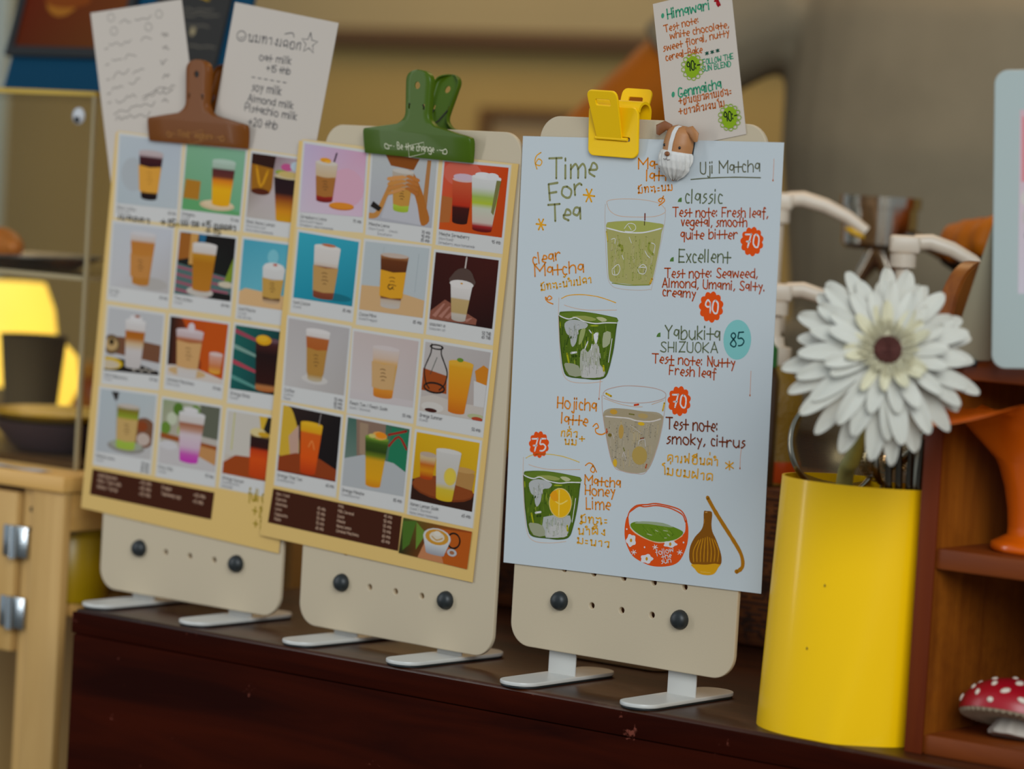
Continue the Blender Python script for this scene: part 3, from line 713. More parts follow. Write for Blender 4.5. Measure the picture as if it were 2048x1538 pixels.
def g8(F):
    F.bg('17130f', '1c120c', 'a8420a', '9c3c0a'); F.pg([(.2, 1), (1, 1), (1, .1), (.72, .1)], 'a6440a'); F.pg([(.62, .99), (1, 1), (1, .1), (.6, .15)], 'a84608')
    F.pg([(0, .18), (.4, .22), (1, .08), (1, 0), (0, 0)], 'b4aca4'); F.el(.36, .1, .34, .08, 'b09468')
    F.cup(.36, .04, .8, .17, .24, [(0, 'b0aeac'), (.16, 'b2aca4'), (.2, 'b28a58'), (.72, 'b48c56'), (.75, '8a4a22'), (.82, 'a0684a'), (.86, 'aa9898'), (1, 'b0a4a6')], 'b4a8aa'); F.el(.38, .86, .06, .08, 'b8b0b4'); F.sleeve(.36, .18, .62, .19, .22, 'b48e5c')
    F.cup(.85, .18, .48, .1, .12, [(0, 'c08a30'), (.3, 'b06a3a'), (1, 'b49086')], 'b8a4a0')
def g9(F):
    F.bg('17564e', '12504c', '0c2a30', '10100e'); 
    for k in range(4): F.pg([(0, .95 - .24 * k), (.5, .8 - .24 * k), (.5, .76 - .24 * k), (0, .88 - .24 * k)], ['8a3a4a', '6a8a80', '9a3a48', '4a8078'][k])
    F.pg([(.5, .4), (1, .7), (1, 0), (.6, 0)], '100c0c')
    F.cup(.62, .06, .84, .17, .24, [(0, '9a5a2a'), (.06, 'a0683a'), (.12, '2a0c06'), (.7, '1c0a08'), (.9, '3a1814'), (1, '4a3038')], '5a4048'); F.el(.52, .83, .14, .08, 'c08e10'); F.el(.5, .85, .1, .05, 'c69a20')
def g10(F):
    F.bg('9aa5aa', '9ba2a6', '9ea8aa', 'a4a2a0'); F.pg([(.2, .98), (.34, .98), (.32, .86), (.28, .84)], '2a2624'); F.ln([(.3, .85), (.36, .2)], .02, '8a9092'); F.el(.84, .4, .22, .24, '6a4630'); F.el(.84, .3, .12, .1, 'a89a90'); F.el(.8, .5, .1, .08, '7a3a18')
    F.el(.54, .14, .34, .1, '7c7a74'); F.el(.54, .17, .3, .08, '8a9080')
    F.cup(.53, .12, .78, .17, .2, [(0, '8aa03a'), (.16, '8aa63c'), (.22, 'a88a50'), (.68, 'a68c48'), (.74, '7a8a24'), (.9, '6e6418'), (1, 'a49a8a')], 'a8a096'); F.sleeve(.53, .24, .58, .17, .185, 'ac9058')
def g11(F):
    F.bg('7c8a68', 'a89a90', '9a9a90', 'a8a09a')
    for k in range(9): F.el(.08 + .1 * k, .72 + .16 * ((k * 7) % 3 - 1), .09, .1, ['5a7a2a', 'a8b09a', '486a20', '8aa050', '3a4a2a'][k % 5])
    F.pg([(.66, 1), (1, 1), (1, .5), (.7, .52)], '54584a'); F.pg([(0, .48), (1, .4), (1, .32), (0, .4)], '86481c'); F.pg([(0, .3), (1, .28), (1, 0), (0, 0)], 'aaa8a8'); F.pg([(.6, .38), (1, .34), (1, .1), (.7, .2)], 'a87a4a'); F.el(.16, .3, .16, .07, 'b2b2b4')
    F.cup(.53, .1, .84, .16, .23, [(0, 'a8329a'), (.14, 'a84a98'), (.3, 'b29cac'), (.55, 'b4a8ae'), (.66, 'a07c6a'), (.78, '8a5236'), (.82, 'b0aaa6'), (1, 'b6b6b4')], 'b8b8b8'); F.el(.5, .9, .14, .04, 'bababa')
def g12(F):
    F.bg('b0aca0', 'b0a89c', '1a1612', '3a1c0c'); F.pg([(.0, 1), (.62, 1), (.5, .3), (0, .3)], 'aeaba2'); F.pg([(.62, 1), (1, 1), (1, .3), (.56, .4)], '1c1814'); F.pg([(.55, 1), (.7, 1), (.62, .7)], 'b8982a'); F.ln([(.12, .98), (.12, .4)], .02, 'a8a840')
    F.pg([(0, .18), (.2, .32), (.6, .34), (1, .24), (1, 0), (0, 0)], '8a3c10')
    F.cup(.62, .06, .72, .15, .19, [(0, 'a83808'), (.4, 'b8440a'), (.6, 'a8340a'), (.68, '2a0e0a'), (.9, '241210'), (1, 'a88a50')], 'b09a50'); F.el(.56, .74, .14, .07, 'bcae7c'); F.el(.66, .72, .1, .04, 'b08a1c'); F.pg([(.86, .5), (.96, .6), (.94, .2), (.86, .2)], 'b89858')
M1 = [
 ([(240.3, 270), (362.4, 286), (353.9, 418.5), (234, 406)], g1, ('Black Coffee', '60 thb', ('(Hot/Iced)',))),
 ([(374.6, 288), (491.8, 302), (479.6, 432), (363.6, 418.5)], g2, ('Orangano', '75 thb', ('(Iced)',))),
 ([(505, 306), (620, 322), (607, 449), (493, 434)], g3, ('Black Honey Lemon', '75 thb', ('Americano Iced', 'Honey lemon homemade'))),
 ([(228, 445), (345, 459), (337, 588), (219.6, 572)], g4, ('Es-Yen', '65 thb', ('(Iced)',))),
 ([(361, 463.6), (472, 477), (461, 602.8), (349, 587)], g5, ('Thai Coffee', '60 thb', ('(Iced)',))),
 ([(488, 478), (601, 493), (588, 624), (477, 608)], g6, ('Iced Mocha', '70 thb', ('(Iced)', 'Hot 65 thb'))),
 ([(218.3, 614.6), (327, 631), (317.4, 751), (208.5, 739.8)], g7, ('Iced Cappuccino', '65 thb', ('(Iced)',))),
 ([(341.8, 632.5), (457, 648.8), (444, 769), (333.7, 749.5)], g8, ('Caramel Macchiato', '70 thb', ('(Hot/Iced)',))),
 ([(471.8, 650), (585, 667), (572, 794), (460.5, 777)], g9, ('Orange Black', '75 thb', ('(Iced)',))),
 ([(202, 777), (312.6, 791.8), (301, 920), (192.3, 902)], g10, ('Matcha Latte', ('70 thb', '80 thb', '85 thb'), ('(Iced)',))),
 ([(327, 798), (441, 816), (429.6, 944.6), (317.4, 925)], g11, ('Pink Milk', '55 thb', ('(Iced)',))),
 ([(457, 821), (571, 841), (557, 968), (445, 946)], g12, ('Orange Sunset', '75 thb', ('(Iced/Bottle)', 'homemade'))),
]
def ex1(A, e, n, t):
    rows = []
    for k, st in enumerate(('Add Espresso', 'Milk / Oat milk', 'Honey / Syrup')): rows += [(.05, st, .25 + .22 * k), (.4, '+15 thb', .22 + .22 * k)]
    for k, st in enumerate(('Frappe', 'Takeaway cup')): rows += [(.58, st, .25 + .24 * k), (.84, ('+10 thb', '+5 thb')[k], .3 + .24 * k)]
    panel(A, e, n, t, [(185.8, 938), (429, 985), (422.4, 1039), (180, 988.5)], rows, .0027)
    A.z = .0002
    PEN = ph(150, 130, 30); BLK = ph(52, 50, 40)
    A.text('full cup', (496, 1000), (545, 1006), 26, 3, PEN); A.text('+15', (505, 1030), (530, 1038), 24, 3, PEN); A.text('+10', (507, 1055), (532, 1061), 20, 3, PEN)
    A.text('เมลดคว', (236, 437), (300, 447), 13, 3, BLK); A.text('+15', (322, 450), (350, 455), 16, 3.2, BLK); A.text('+', (351, 454), (360, 456), 16, 3, PEN)
    A.text('นมโอต +15 เมลดคว', (362, 450), (472, 462), 15, 2.6, BLK); A.text('+15', (412, 466), (442, 470), 12, 2.6, BLK)
    A.build('handwriting', t)
menu_sheet(0, [(232, 265), (), (), (162, 1015)], 'yellow drink menu with photos held by the brown clip, partly behind another menu', M1, ex1, .0012)

# ---------------------------------------------------------------- note cards tucked behind the left menu and the tea sheet
PAPW = ph(180, 175, 166)
PEN1 = ph(78, 80, 84)
M = BF(0, .0007); A = Art(M); t = thing('note_card', 'white note card with a faint pencilled list, left of the brown clip', 'note card', M, 'white note cards')
tl, tr, bl = [np.array(A.px(*q)) for q in ((181, 26), (363, -2), (222, 366))]
paper('card', t, [tl, tr, tr + (bl - tl), bl], PAPW, m=mat('card_white', PAPW, .65))
def scr(A, x0, y0, x1, y1, h, wd, col):
    n = max(4, int(abs(x1 - x0) / (h * .55))); A.pstroke([(x0 + (x1 - x0) * k / n, y0 + (y1 - y0) * k / n + (random.uniform(-.5, .5) * h)) for k in range(n + 1)], wd, col)
PEN0 = ph(128, 126, 122)
for x, y in ((222, 35), (318, 28), (297, 54), (228, 62)):
    A.pstroke([(x + 7 * math.cos(k * .9), y + 8 * math.sin(k * .9)) for k in range(8)], 1.6, PEN0)
scr(A, 240, 46, 262, 40, 10, 2, PEN0); scr(A, 270, 42, 302, 32, 10, 2, PEN0)
for x0, y0, x1, y1 in ((218, 92, 262, 80), (282, 82, 303, 74), (224, 124, 244, 118), (250, 116, 272, 108), (226, 153, 258, 140), (266, 143, 288, 138), (224, 180, 246, 174), (258, 168, 280, 160), (232, 204, 272, 190), (286, 196, 330, 178), (286, 189, 350, 170), (228, 225, 310, 206), (232, 238, 300, 228), (326, 186, 346, 180)):
    scr(A, x0, y0, x1, y1, 10, 1.8, PEN0)
for x, y in ((330, 70), (332, 96), (328, 124), (332, 150), (330, 200)): scr(A, x - 6, y + 2, x + 6, y - 2, 12, 1.8, PEN0)
for y in (98, 130, 160, 188, 206): A.pstroke([(210 + (y - 98) * .06, y), (216 + (y - 98) * .06, y - 2)], 1.8, PEN0)
A.build('handwriting', t)
M = BF(0, .0010); A = Art(M); t = thing('note_card', 'white note card listing alternative milks, right of the brown clip', 'note card', M, 'white note cards')
tl, tr, bl = [np.array(A.px(*q)) for q in ((470, 4), (677, 46), (430, 225))]; v = (bl - tl) * 1.42
paper('card', t, [tl, tr, tr + v, tl + v], PAPW, m=mat('card_white', PAPW, .65))
A.pstroke([(483 + 9 * math.cos(k * .75), 72 + 10 * math.sin(k * .75)) for k in range(10)], 2.2, PEN1); A.pstroke([(479, 74), (483, 77), (488, 73)], 1.8, PEN1)
A.text('นมทางเลอก', (496, 82), (602, 100), 22, 2.4, PEN1); A.pstroke([(570, 68), (585, 66), (588, 74)], 2.2, PEN1)
A.pstroke([(619 + (17 if k % 2 == 0 else 7) * math.sin(k * math.pi / 5 + .15), 87 - (22 if k % 2 == 0 else 9) * math.cos(k * math.pi / 5 + .15)) for k in range(11)], 2.2, PEN1, 1)
for st, x0, y0, x1, y1, h in (('oat milk', 518, 121, 582, 129, 16), ('+15 thb', 533, 142, 580, 149, 14), ('soy milk', 503, 181, 562, 190, 18), ('Almond milk', 495, 202, 586, 218, 15), ('Pistachio milk', 489, 221, 593, 240, 16), ('+20 thb', 497, 250, 554, 259, 17)):
    A.text(st, (x0, y0), (x1, y1), h, 2.2, PEN1)
for k in range(6): A.pstroke([(504 + 12.5 * k, 154 + 2.1 * k), (510 + 12.5 * k, 155 + 2.1 * k)], 2, PEN1)
A.build('handwriting', t)

M = BF(2, .0006); A = Art(M); t = thing('note_card', 'tall white note card with teal and rust lettering above the tea sheet', 'note card', M, 'white note cards')
tl, tr, bl = [np.array(A.px(*q)) for q in ((1305.6, 8), (1461, -29), (1336, 300))]
paper('card', t, [tl, tr, tr + (bl - tl), bl], PAPW, m=mat('card_cream', ph(184, 178, 168), .65))
TEAL = ph(58, 140, 108); RUST = ph(172, 92, 34); LIME = ph(124, 158, 30); BLK = ph(20, 30, 26)
A.disc(1325.4, 31.5, 3.6, TEAL, 5)
for st, x0, y0, x1, y1, h, wd, c in (('Himawari', 1335, 38, 1420, 18, 19, 3.2, TEAL), ('Test note:', 1329.5, 65, 1398, 45, 13.5, 2.2, RUST), ('white chocolate,', 1340, 78.5, 1458, 55, 13.5, 2.2, RUST), ('sweet floral, nutty', 1327, 103, 1459, 71, 13.5, 2.2, RUST), ('cereal-Bake', 1332, 122, 1405, 105, 13.5, 2.2, RUST),
    ('***', 1411, 113, 1441, 105, 9, 2, ph(20, 80, 66)), ('FOLLOW THE', 1406, 130, 1467, 117, 10, 1.9, TEAL), ('SUN BLEND', 1404, 144, 1462, 132, 10, 1.9, TEAL), ('Genmaicha', 1357, 195, 1443, 176, 18, 3, TEAL), ('+ชาเขยวคาบเซฉะ', 1359, 209, 1464, 188, 15, 2.3, RUST), ('+ข้าวคั่วเจนไม', 1359, 230, 1450, 212, 15, 2.3, RUST)):
    A.text(st, (x0, y0), (x1, y1), h, wd, c)
A.disc(1346.6, 189, 3.6, TEAL, 5.5); A.pstroke([(1430, 2), (1436, 1), (1434, 6), (1437, 12)], 4, ph(150, 20, 30)); A.pstroke([(1436, 1), (1440, 10)], 4, ph(150, 20, 30))
for x, y, st in ((1385.5, 134, '90:-'), (1460, 235, '90:-')):
    n = 13
    for k in range(n):
        a = 2 * math.pi * k / n; A.pstroke([(x + 18.5 * math.cos(a) + 4.5 * math.cos(q), y + 22.5 * math.sin(a) + 4.5 * math.sin(q)) for q in (0, 1.26, 2.5, 3.77, 5.03)], 1.5, LIME, 2, True)
    A.disc(x, y, 17.5, LIME, 21); A.text(st, (x - 11, y + 9), (x + 16, y + 3), 18, 2.5, BLK)
A.build('handwriting', t)

# ---------------------------------------------------------------- the handwritten tea sheet
M = BF(2, .0012); A = Art(M, dz=.000005, reset=True); t = thing('tea_menu_sheet', 'large white sheet with hand-drawn matcha glasses and orange prices', 'menu', M)
P3 = [np.array(A.px(*q)) for q in ((1046, 272), (1568, 285), (1522, 1187.5), (1007, 1124.5))]
WP = ph(177, 190, 196); paper('paper', t, P3, WP, m=mat('tea_sheet_white', WP, .5, spec=.4))
OLV = ph(128, 132, 90); RU = ph(160, 68, 22); DRU = ph(112, 52, 26); GRY = ph(92, 104, 78); ORY = ph(200, 122, 26); YE = ph(205, 150, 30); OR = ph(205, 74, 16); WH = ph(198, 202, 204)
for st, x0, y0, x1, y1, h, wd, c in (('Time', 1100, 357, 1194, 354, 40, 4.6, OLV), ('For', 1098, 400, 1166, 389, 32, 4.6, OLV), ('Tea', 1099, 443, 1162, 438, 33, 4.6, OLV),
    ('Matcha', 1276, 338, 1366, 336, 20, 3, ORY), ('latte', 1292, 361, 1350, 361, 21, 3, ORY), ('มัทฉะนม', 1276, 387, 1346, 380, 16, 2.5, ORY),
    ('Uji Matcha', 1400, 348, 1520, 343, 22, 2.6, ph(92, 96, 74)), ('classic', 1370, 406, 1445, 407, 26, 2.8, GRY),
    ('Test note: Fresh leaf,', 1346, 433, 1536, 435, 18, 2.6, RU), ('vegetal, smooth', 1362, 452, 1494, 453, 17, 2.6, RU), ('quite bitter', 1361, 478, 1475, 478, 18, 2.6, RU),
    ('Excellent', 1357, 524, 1460, 526, 24, 2.8, GRY), ('Test note: Seaweed,', 1330, 555, 1515, 556, 18, 2.6, RU), ('Almond, Umami, Salty.', 1324, 574, 1530, 582, 17, 2.6, RU), ('creamy', 1325, 591, 1391, 597, 17, 2.6, RU),
    ('Yabukita', 1329, 677, 1440, 680, 25, 2.8, GRY), ('SHIZUOKA', 1320, 703, 1436, 706, 19, 2.4, GRY), ('Test note: Nutty', 1305, 726, 1470, 735, 18, 2.6, RU), ('Fresh leaf', 1338, 749, 1432, 756, 18, 2.6, RU),
    ('clear', 1066, 530, 1122, 519, 22, 3, ORY), ('Matcha', 1069, 553, 1168, 545, 23, 3, ORY), ('มัทฉะน้ำเปลา', 1082, 581, 1184, 565, 16, 2.5, YE),
    ('Hojicha', 1114, 815, 1193, 822, 22, 3, ORY), ('latte', 1122, 846, 1175, 852, 21, 3, ORY), ('กคั่ว', 1122, 872, 1156, 875, 16, 2.5, YE), ('+', 1160, 884, 1170, 884, 14, 2.5, YE), ('นม', 1129, 888, 1154, 890, 15, 2.5, YE),
    ('Matcha', 1169, 968, 1241, 975, 18, 2.8, ORY), ('Honey', 1170, 989, 1230, 993, 19, 2.8, ORY), ('Lime', 1172, 1018, 1221, 1019, 22, 2.8, ORY), ('มัทฉะ', 1161, 1045, 1216, 1047, 17, 2.5, YE), ('น้ำผึ้ง', 1156, 1068, 1212, 1070, 17, 2.5, YE), ('มะนาว', 1154, 1086, 1220, 1095, 16, 2.5, YE),
    ('Test note:', 1333, 858, 1436, 863, 22, 2.8, DRU), ('smoky, citrus', 1333, 886, 1490, 896, 20, 2.8, DRU), ('คาเฟอีนต่ำ', 1335, 922, 1437, 932, 18, 2.6, YE), ('ไม่ขมฝาด', 1321, 947, 1427, 962, 19, 2.6, YE), ('*', 1450, 946, 1472, 946, 24, 2.6, YE)):
    A.text(st, (x0, y0), (x1, y1), h, wd, c)
A.build('lettering', t); 
A.pstroke([(1382, 359), (1420, 356), (1470, 354.5), (1521, 355.5)], 2.4, ph(92, 96, 74))
for x, y in ((1359.5, 400), (1343.5, 519), (1317, 670)): A.ppoly([(x - 4, y + 4), (x + 4, y + 4), (x + 4, y - 5), (x, y - 4), (x - 3, y)], ph(74, 112, 52)); A.build('bullet', t)
for P, c in (([(1082, 305), (1073, 312), (1070, 324), (1074, 338)], YE), ([(1071, 327), (1077, 318), (1084, 323), (1080, 331), (1072, 329)], YE), ([(1092, 600), (1091, 594), (1097, 600), (1104, 596), (1098, 592), (1094, 602), (1106, 608)], ORY), ([(1327, 392), (1322, 404), (1317, 400), (1325, 396), (1329, 402), (1318, 411)], ORY),
    ([(1186, 853), (1193, 847), (1197, 855), (1191, 858), (1193, 866), (1204, 869), (1215, 863)], ORY), ([(1171, 931), (1178, 926), (1186, 930), (1193, 944)], ORY), ([(1186, 931), (1181, 940), (1187, 945), (1190, 937), (1185, 932)], ORY)): A.pstroke(P, 2.6, c); A.build('ink_swirl', t)
for x, y, r in ((1178, 391, 14), (1082, 449, 12)):
    for a in (.1, 1.1, 2.1): A.pstroke([(x - r * math.cos(a) * .8, y - r * math.sin(a)), (x + r * math.cos(a) * .8, y + r * math.sin(a))], 3.6, YE)
    A.build('ink_star', t)
for P in ([(1548, 318), (1547, 345), (1546, 360)], [(1502, 742), (1501, 770), (1500, 790)], [(1484, 890), (1481, 912), (1480, 936)], [(1202, 735), (1200, 770), (1198, 797)]): A.pstroke(P, 1.2, ph(190, 140, 116)); A.pstroke([P[-1], (P[-1][0], P[-1][1] + 1.5)], 3, ph(178, 110, 70)); A.build('dried_drip', t)
for x, y, r, st in ((1504, 483, 26, '70'), (1422.5, 614, 28, '90'), (1078, 889, 25, '75'), (1358.5, 802, 27, '70')):
    A.scallop(x, y, r, OR); A.text(st, (x - 14, y + 12), (x + 14, y + 12), 24, 3.4, WH)
    A.build('price_badge', t)
A.disc(1474.5, 679.5, 31.5, ph(116, 180, 180), 38, 32); A.text('85', (1460, 693), (1489, 691), 25, 3, ph(22, 66, 70)); A.build('price_badge', t)
def Q(pts, o, k): return [(o[0] + x / k, o[1] + y / k) for x, y in pts]
# milky matcha glass, top middle
o, k = (1180, 380), 6.989; q = lambda *p: Q(p, o, k); FA = ph(178, 168, 160); FP = ph(190, 162, 140)
A.pstroke(q((240, 200), (250, 150), (420, 125), (700, 132), (950, 180), (1045, 260), (1040, 320), (900, 370), (650, 378), (400, 360), (280, 290), (240, 200)), 1.2, FP)
A.pstroke(q((215, 200), (210, 470), (240, 1150), (300, 1330), (420, 1380), (640, 1400), (830, 1390), (870, 1330), (1000, 700), (1050, 400), (1050, 250)), 1.2, FA)
A.ppoly(q((228, 480), (300, 445), (500, 432), (720, 432), (850, 455), (1015, 475), (1025, 520), (1000, 600), (985, 720), (930, 1000), (880, 1230), (840, 1325), (700, 1330), (480, 1310), (320, 1290), (265, 1230), (250, 1000), (238, 700)), ph(152, 152, 94), 3)
A.brush(q((260, 620), (980, 620), (900, 1100), (830, 1290), (330, 1270), (275, 1000)), 110, [ph(158, 156, 104), ph(146, 148, 84), ph(162, 160, 118), ph(140, 146, 78)], 16, 2.2, -.03, 2)
A.ppoly(q((240, 480), (400, 445), (700, 435), (1000, 480), (960, 545), (700, 590), (450, 580), (250, 530)), ph(150, 156, 82), 3)
A.pstroke(q((232, 530), (330, 555), (480, 590), (700, 598), (850, 575), (1000, 535)), 2.4, WH); A.pstroke(q((410, 770), (450, 800), (450, 850)), 6, ph(128, 136, 52)); A.pstroke(q((830, 740), (820, 830), (880, 900)), 5, ph(132, 140, 60)); A.pstroke(q((310, 1300), (550, 1330), (830, 1325)), 2, ph(124, 134, 56))
for P in (q((480, 540), (540, 470), (620, 480), (640, 540), (590, 580), (490, 575)), q((310, 1110), (390, 1040), (420, 1100), (390, 1180), (320, 1180), (310, 1110)), q((680, 1090), (740, 1040), (790, 1090), (760, 1170), (690, 1160), (670, 1110)), q((300, 690), (350, 680), (350, 750)), q((550, 660), (580, 740)), q((770, 850), (800, 910), (840, 950)), q((860, 740), (910, 770), (890, 880)), q((450, 910), (470, 970)), q((540, 500), (580, 560)), q((700, 1080), (790, 1080)), q((340, 1120), (350, 1180))): A.pstroke(P, 1.3, WH)
A.pstroke(q((770, 330), (768, 420)), 2.6, ph(110, 44, 30)); A.pstroke(q((764, 440), (763, 490)), 1.8, ph(70, 60, 30)); A.pstroke(q((232, 580), (250, 720)), 3, ph(176, 160, 60)); A.pstroke(q((870, 1240), (840, 1310)), 4, ph(190, 150, 50))
A.build('glass_drawing', t)
# two dark matcha glasses
DG = ph(72, 96, 22); DG2 = ph(54, 78, 18); LG = ph(110, 132, 40)
def dark_glass(q, lemon=False):
    A.pstroke(q((230, 260), (330, 215), (520, 205), (720, 230), (860, 270), (990, 318)), 1.8, YE if not lemon else ph(196, 170, 80)); A.pstroke(q((270, 350), (400, 390), (600, 420), (1000, 420)), 1.2, FP)
    A.pstroke(q((195, 250), (190, 600), (230, 1200), (320, 1400), (560, 1440), (800, 1420)), 1.1, FP)
    A.ppoly(q((200, 470), (250, 440), (480, 438), (700, 465), (950, 515), (1010, 535), (1012, 590), (995, 700), (975, 850), (940, 1050), (890, 1250), (830, 1365), (720, 1390), (560, 1370), (330, 1340), (265, 1250), (235, 1050), (215, 850), (198, 650)), DG, 3)
    A.brush(q((215, 620), (985, 620), (930, 1000), (870, 1250), (760, 1370), (340, 1330), (270, 1230), (225, 850)), 90, [ph(62, 86, 18), ph(82, 106, 26), ph(96, 118, 34), ph(56, 80, 20), ph(120, 138, 40)], 17, 2.6, 0, 3 + lemon)
    A.ppoly(q((210, 475), (460, 445), (800, 490), (1000, 540), (1000, 590), (760, 600), (500, 540), (280, 530)), ph(88, 112, 34), 3); A.ppoly(q((380, 510), (560, 500), (720, 545), (640, 575), (450, 540)), ph(134, 144, 76), 2); A.ppoly(q((715, 525), (800, 520), (870, 560), (800, 585)), ph(166, 170, 130), 2)
    A.ppoly(q((275, 610), (370, 555), (500, 570), (600, 620), (560, 680), (470, 700), (440, 860), (390, 935), (360, 880), (350, 790), (300, 740)), ph(160, 166, 166), 3)
    if not lemon:
        A.ppoly(q((500, 700), (570, 690), (520, 860), (470, 900)), ph(140, 152, 96), 2); A.ppoly(q((680, 760), (750, 740), (720, 900), (700, 880)), WH, 2); A.ppoly(q((820, 740), (920, 730), (905, 890), (830, 945), (805, 920)), ph(150, 158, 126), 2)
        A.ppoly(q((490, 1190), (500, 1000), (560, 960), (600, 1010), (680, 900), (740, 905), (770, 1180), (830, 1240), (820, 1350), (560, 1370), (500, 1330)), ph(158, 162, 152), 2)
        for P in (q((560, 960), (600, 860)), q((640, 990), (660, 900)), q((620, 700), (650, 740)), q((740, 740), (735, 790))): A.pstroke(P, 2.4, WH)
        for P in (q((540, 1000), (530, 1150)), q((640, 1050), (630, 1180)), q((720, 960), (710, 1180))): A.pstroke(P, 1.5, ph(120, 130, 90))
    else: A.ppoly(q((480, 1080), (860, 1060), (840, 1230), (800, 1350), (560, 1370), (500, 1330)), ph(158, 164, 162), 2); [A.pstroke(q((540 + 70 * j, 1110), (535 + 66 * j, 1230)), 1.6, ph(122, 134, 110)) for j in range(4)]
    A.ppoly(q((270, 1180), (330, 1160), (470, 1200), (500, 1340), (340, 1330)), ph(140, 146, 122), 2); A.ppoly(q((590, 1200), (780, 1210), (820, 1340), (700, 1365), (520, 1350)), ph(172, 174, 172), 2)
    A.pstroke(q((190, 490), (260, 525), (340, 545), (430, 525), (540, 575), (700, 608), (850, 598), (1005, 600)), 2.2, WH); A.pstroke(q((330, 800), (300, 900)), 3, DG2); A.pstroke(q((360, 800), (390, 800)), 5, DG2); A.pstroke(q((370, 1020), (440, 1010)), 4, WH); A.pstroke(q((390, 1065), (440, 1060)), 5, DG2)
    A.pstroke(q((210, 590), (215, 660)), 3, ph(150, 160, 20)); A.pstroke(q((310, 1030), (335, 1150)), 4, ph(150, 156, 20)); A.pstroke(q((820, 1200), (825, 1270)), 4, ph(168, 164, 20)); A.pstroke(q((640, 640), (740, 640)), 3, ph(140, 156, 30))
    A.pstroke(q((940, 820), (925, 920), (890, 1150)), 1.6, WH)
    A.brush(q((500, 1000), (760, 920), (820, 1340), (510, 1350)) if not lemon else q((500, 1090), (850, 1080), (800, 1340), (520, 1350)), 40, [ph(176, 178, 174), ph(150, 158, 140), ph(168, 172, 166)], 15, 1.8, 0, 9)
    A.brush(q((300, 600), (580, 600), (450, 800), (400, 900), (340, 780)), 26, [ph(170, 174, 172), ph(150, 158, 148)], 14, 2, 0, 10)
    A.pstroke(q((200, 500), (215, 850), (235, 1050), (265, 1250), (330, 1345), (560, 1375), (700, 1388), (830, 1362), (890, 1250), (960, 950), (1000, 620)), 1.8, DG2)
o1, k1 = (1090, 560), 6.989; dark_glass(lambda *p: Q(p, o1, k1)); A.build('glass_drawing', t)
k2 = 8.1
dark_glass(lambda *p: [(1047 + (x - 195) / 7.12, 942 + (y - 440) / 6.95) for x, y in p], True)
LE = ph(206, 162, 18); A.disc(1121, 1006, 28.5, ph(190, 176, 110), 30, 24); A.disc(1121, 1006, 26.5, LE, 28, 24); A.pstroke([(1119, 978), (1118, 1033)], 2.6, ph(214, 190, 90)); A.pstroke([(1110, 1001), (1121, 1008), (1135, 1001)], 2.6, ph(214, 190, 90)); A.ppoly([(1100, 990), (1112, 980), (1117, 1000), (1108, 1002)], ph(205, 142, 20), 2)
A.build('glass_drawing', t)
# hojicha latte glass
o3, k3 = (1170, 750), 7.324; q = lambda *p: Q(p, o3, k3); HO = ph(152, 144, 122)
A.ppoly(q((268, 560), (330, 500), (440, 485), (640, 500), (850, 530), (1050, 545), (1140, 600), (1150, 660), (1120, 830), (1060, 1060), (990, 1270), (900, 1410), (740, 1440), (560, 1410), (440, 1340), (380, 1220), (320, 950), (285, 750)), HO, 3)
A.brush(q((300, 660), (1120, 690), (1050, 1050), (960, 1260), (880, 1390), (560, 1390), (420, 1290), (340, 960)), 110, [ph(158, 150, 130), ph(146, 137, 114), ph(162, 150, 118), ph(142, 136, 118)], 17, 2.2, -.05, 6)
A.ppoly(q((285, 570), (440, 490), (850, 535), (1120, 600), (1100, 650), (900, 680), (600, 630), (300, 605)), ph(148, 138, 112), 3)
for x, y, rx, ry, c in ((420, 540, 9, 5, (178, 138, 50)), (850, 600, 12, 5, (160, 140, 90)), (530, 830, 6, 14, (166, 136, 70)), (800, 1180, 18, 18, (160, 138, 74)), (825, 715, 8, 3.4, (196, 160, 30)), (440, 1290, 5, 8, (192, 156, 40)), (365, 880, 4.5, 3.5, (108, 92, 34))): A.disc(o3[0] + x / k3, o3[1] + y / k3, rx, ph(*c), ry)
A.pstroke(q((300, 605), (480, 620), (640, 635), (760, 670), (960, 682), (1110, 645)), 2.6, ph(190, 186, 180)); A.pstroke(q((265, 270), (330, 210), (560, 160), (800, 165), (1000, 190), (1130, 230), (1185, 280), (1160, 340), (1000, 390), (800, 410), (560, 400), (360, 350), (265, 290)), 1.3, ph(176, 150, 140), 3); A.pstroke(q((280, 340), (500, 420), (700, 460), (840, 465)), 1.1, FP); A.pstroke(q((980, 430), (1150, 370)), 1.1, FP)
A.pstroke(q((250, 300), (260, 560), (330, 1000), (420, 1330), (560, 1410), (740, 1442), (900, 1415), (1060, 1060), (1150, 640), (1185, 300)), 1.2, ph(180, 156, 146))
for P, wd, c in ((q((310, 270), (385, 310)), 4, (190, 156, 30)), (q((725, 440), (785, 432)), 3.4, (190, 60, 20)), (q((1165, 410), (1140, 520)), 3.6, (190, 156, 40)), (q((650, 570), (720, 580)), 2.6, (108, 104, 50)), (q((815, 930), (860, 925)), 2.6, (130, 80, 60)), (q((905, 1310), (890, 1360)), 3, (170, 80, 40)), (q((565, 1070), (580, 1110)), 2.4, (120, 120, 70)), (q((780, 1030), (800, 960), (880, 940)), 1.3, (186, 184, 180)), (q((550, 1200), (570, 1130), (600, 1240)), 1.4, (178, 174, 168)), (q((880, 950), (890, 1050)), 1.3, (186, 184, 180)), (q((400, 850), (430, 940)), 1.4, (180, 176, 170)), (q((660, 730), (830, 860)), 1.2, (176, 170, 160)), (q((320, 790), (322, 850)), 2.4, (190, 70, 30))): A.pstroke(P, wd, ph(*c))
A.build('glass_drawing', t)
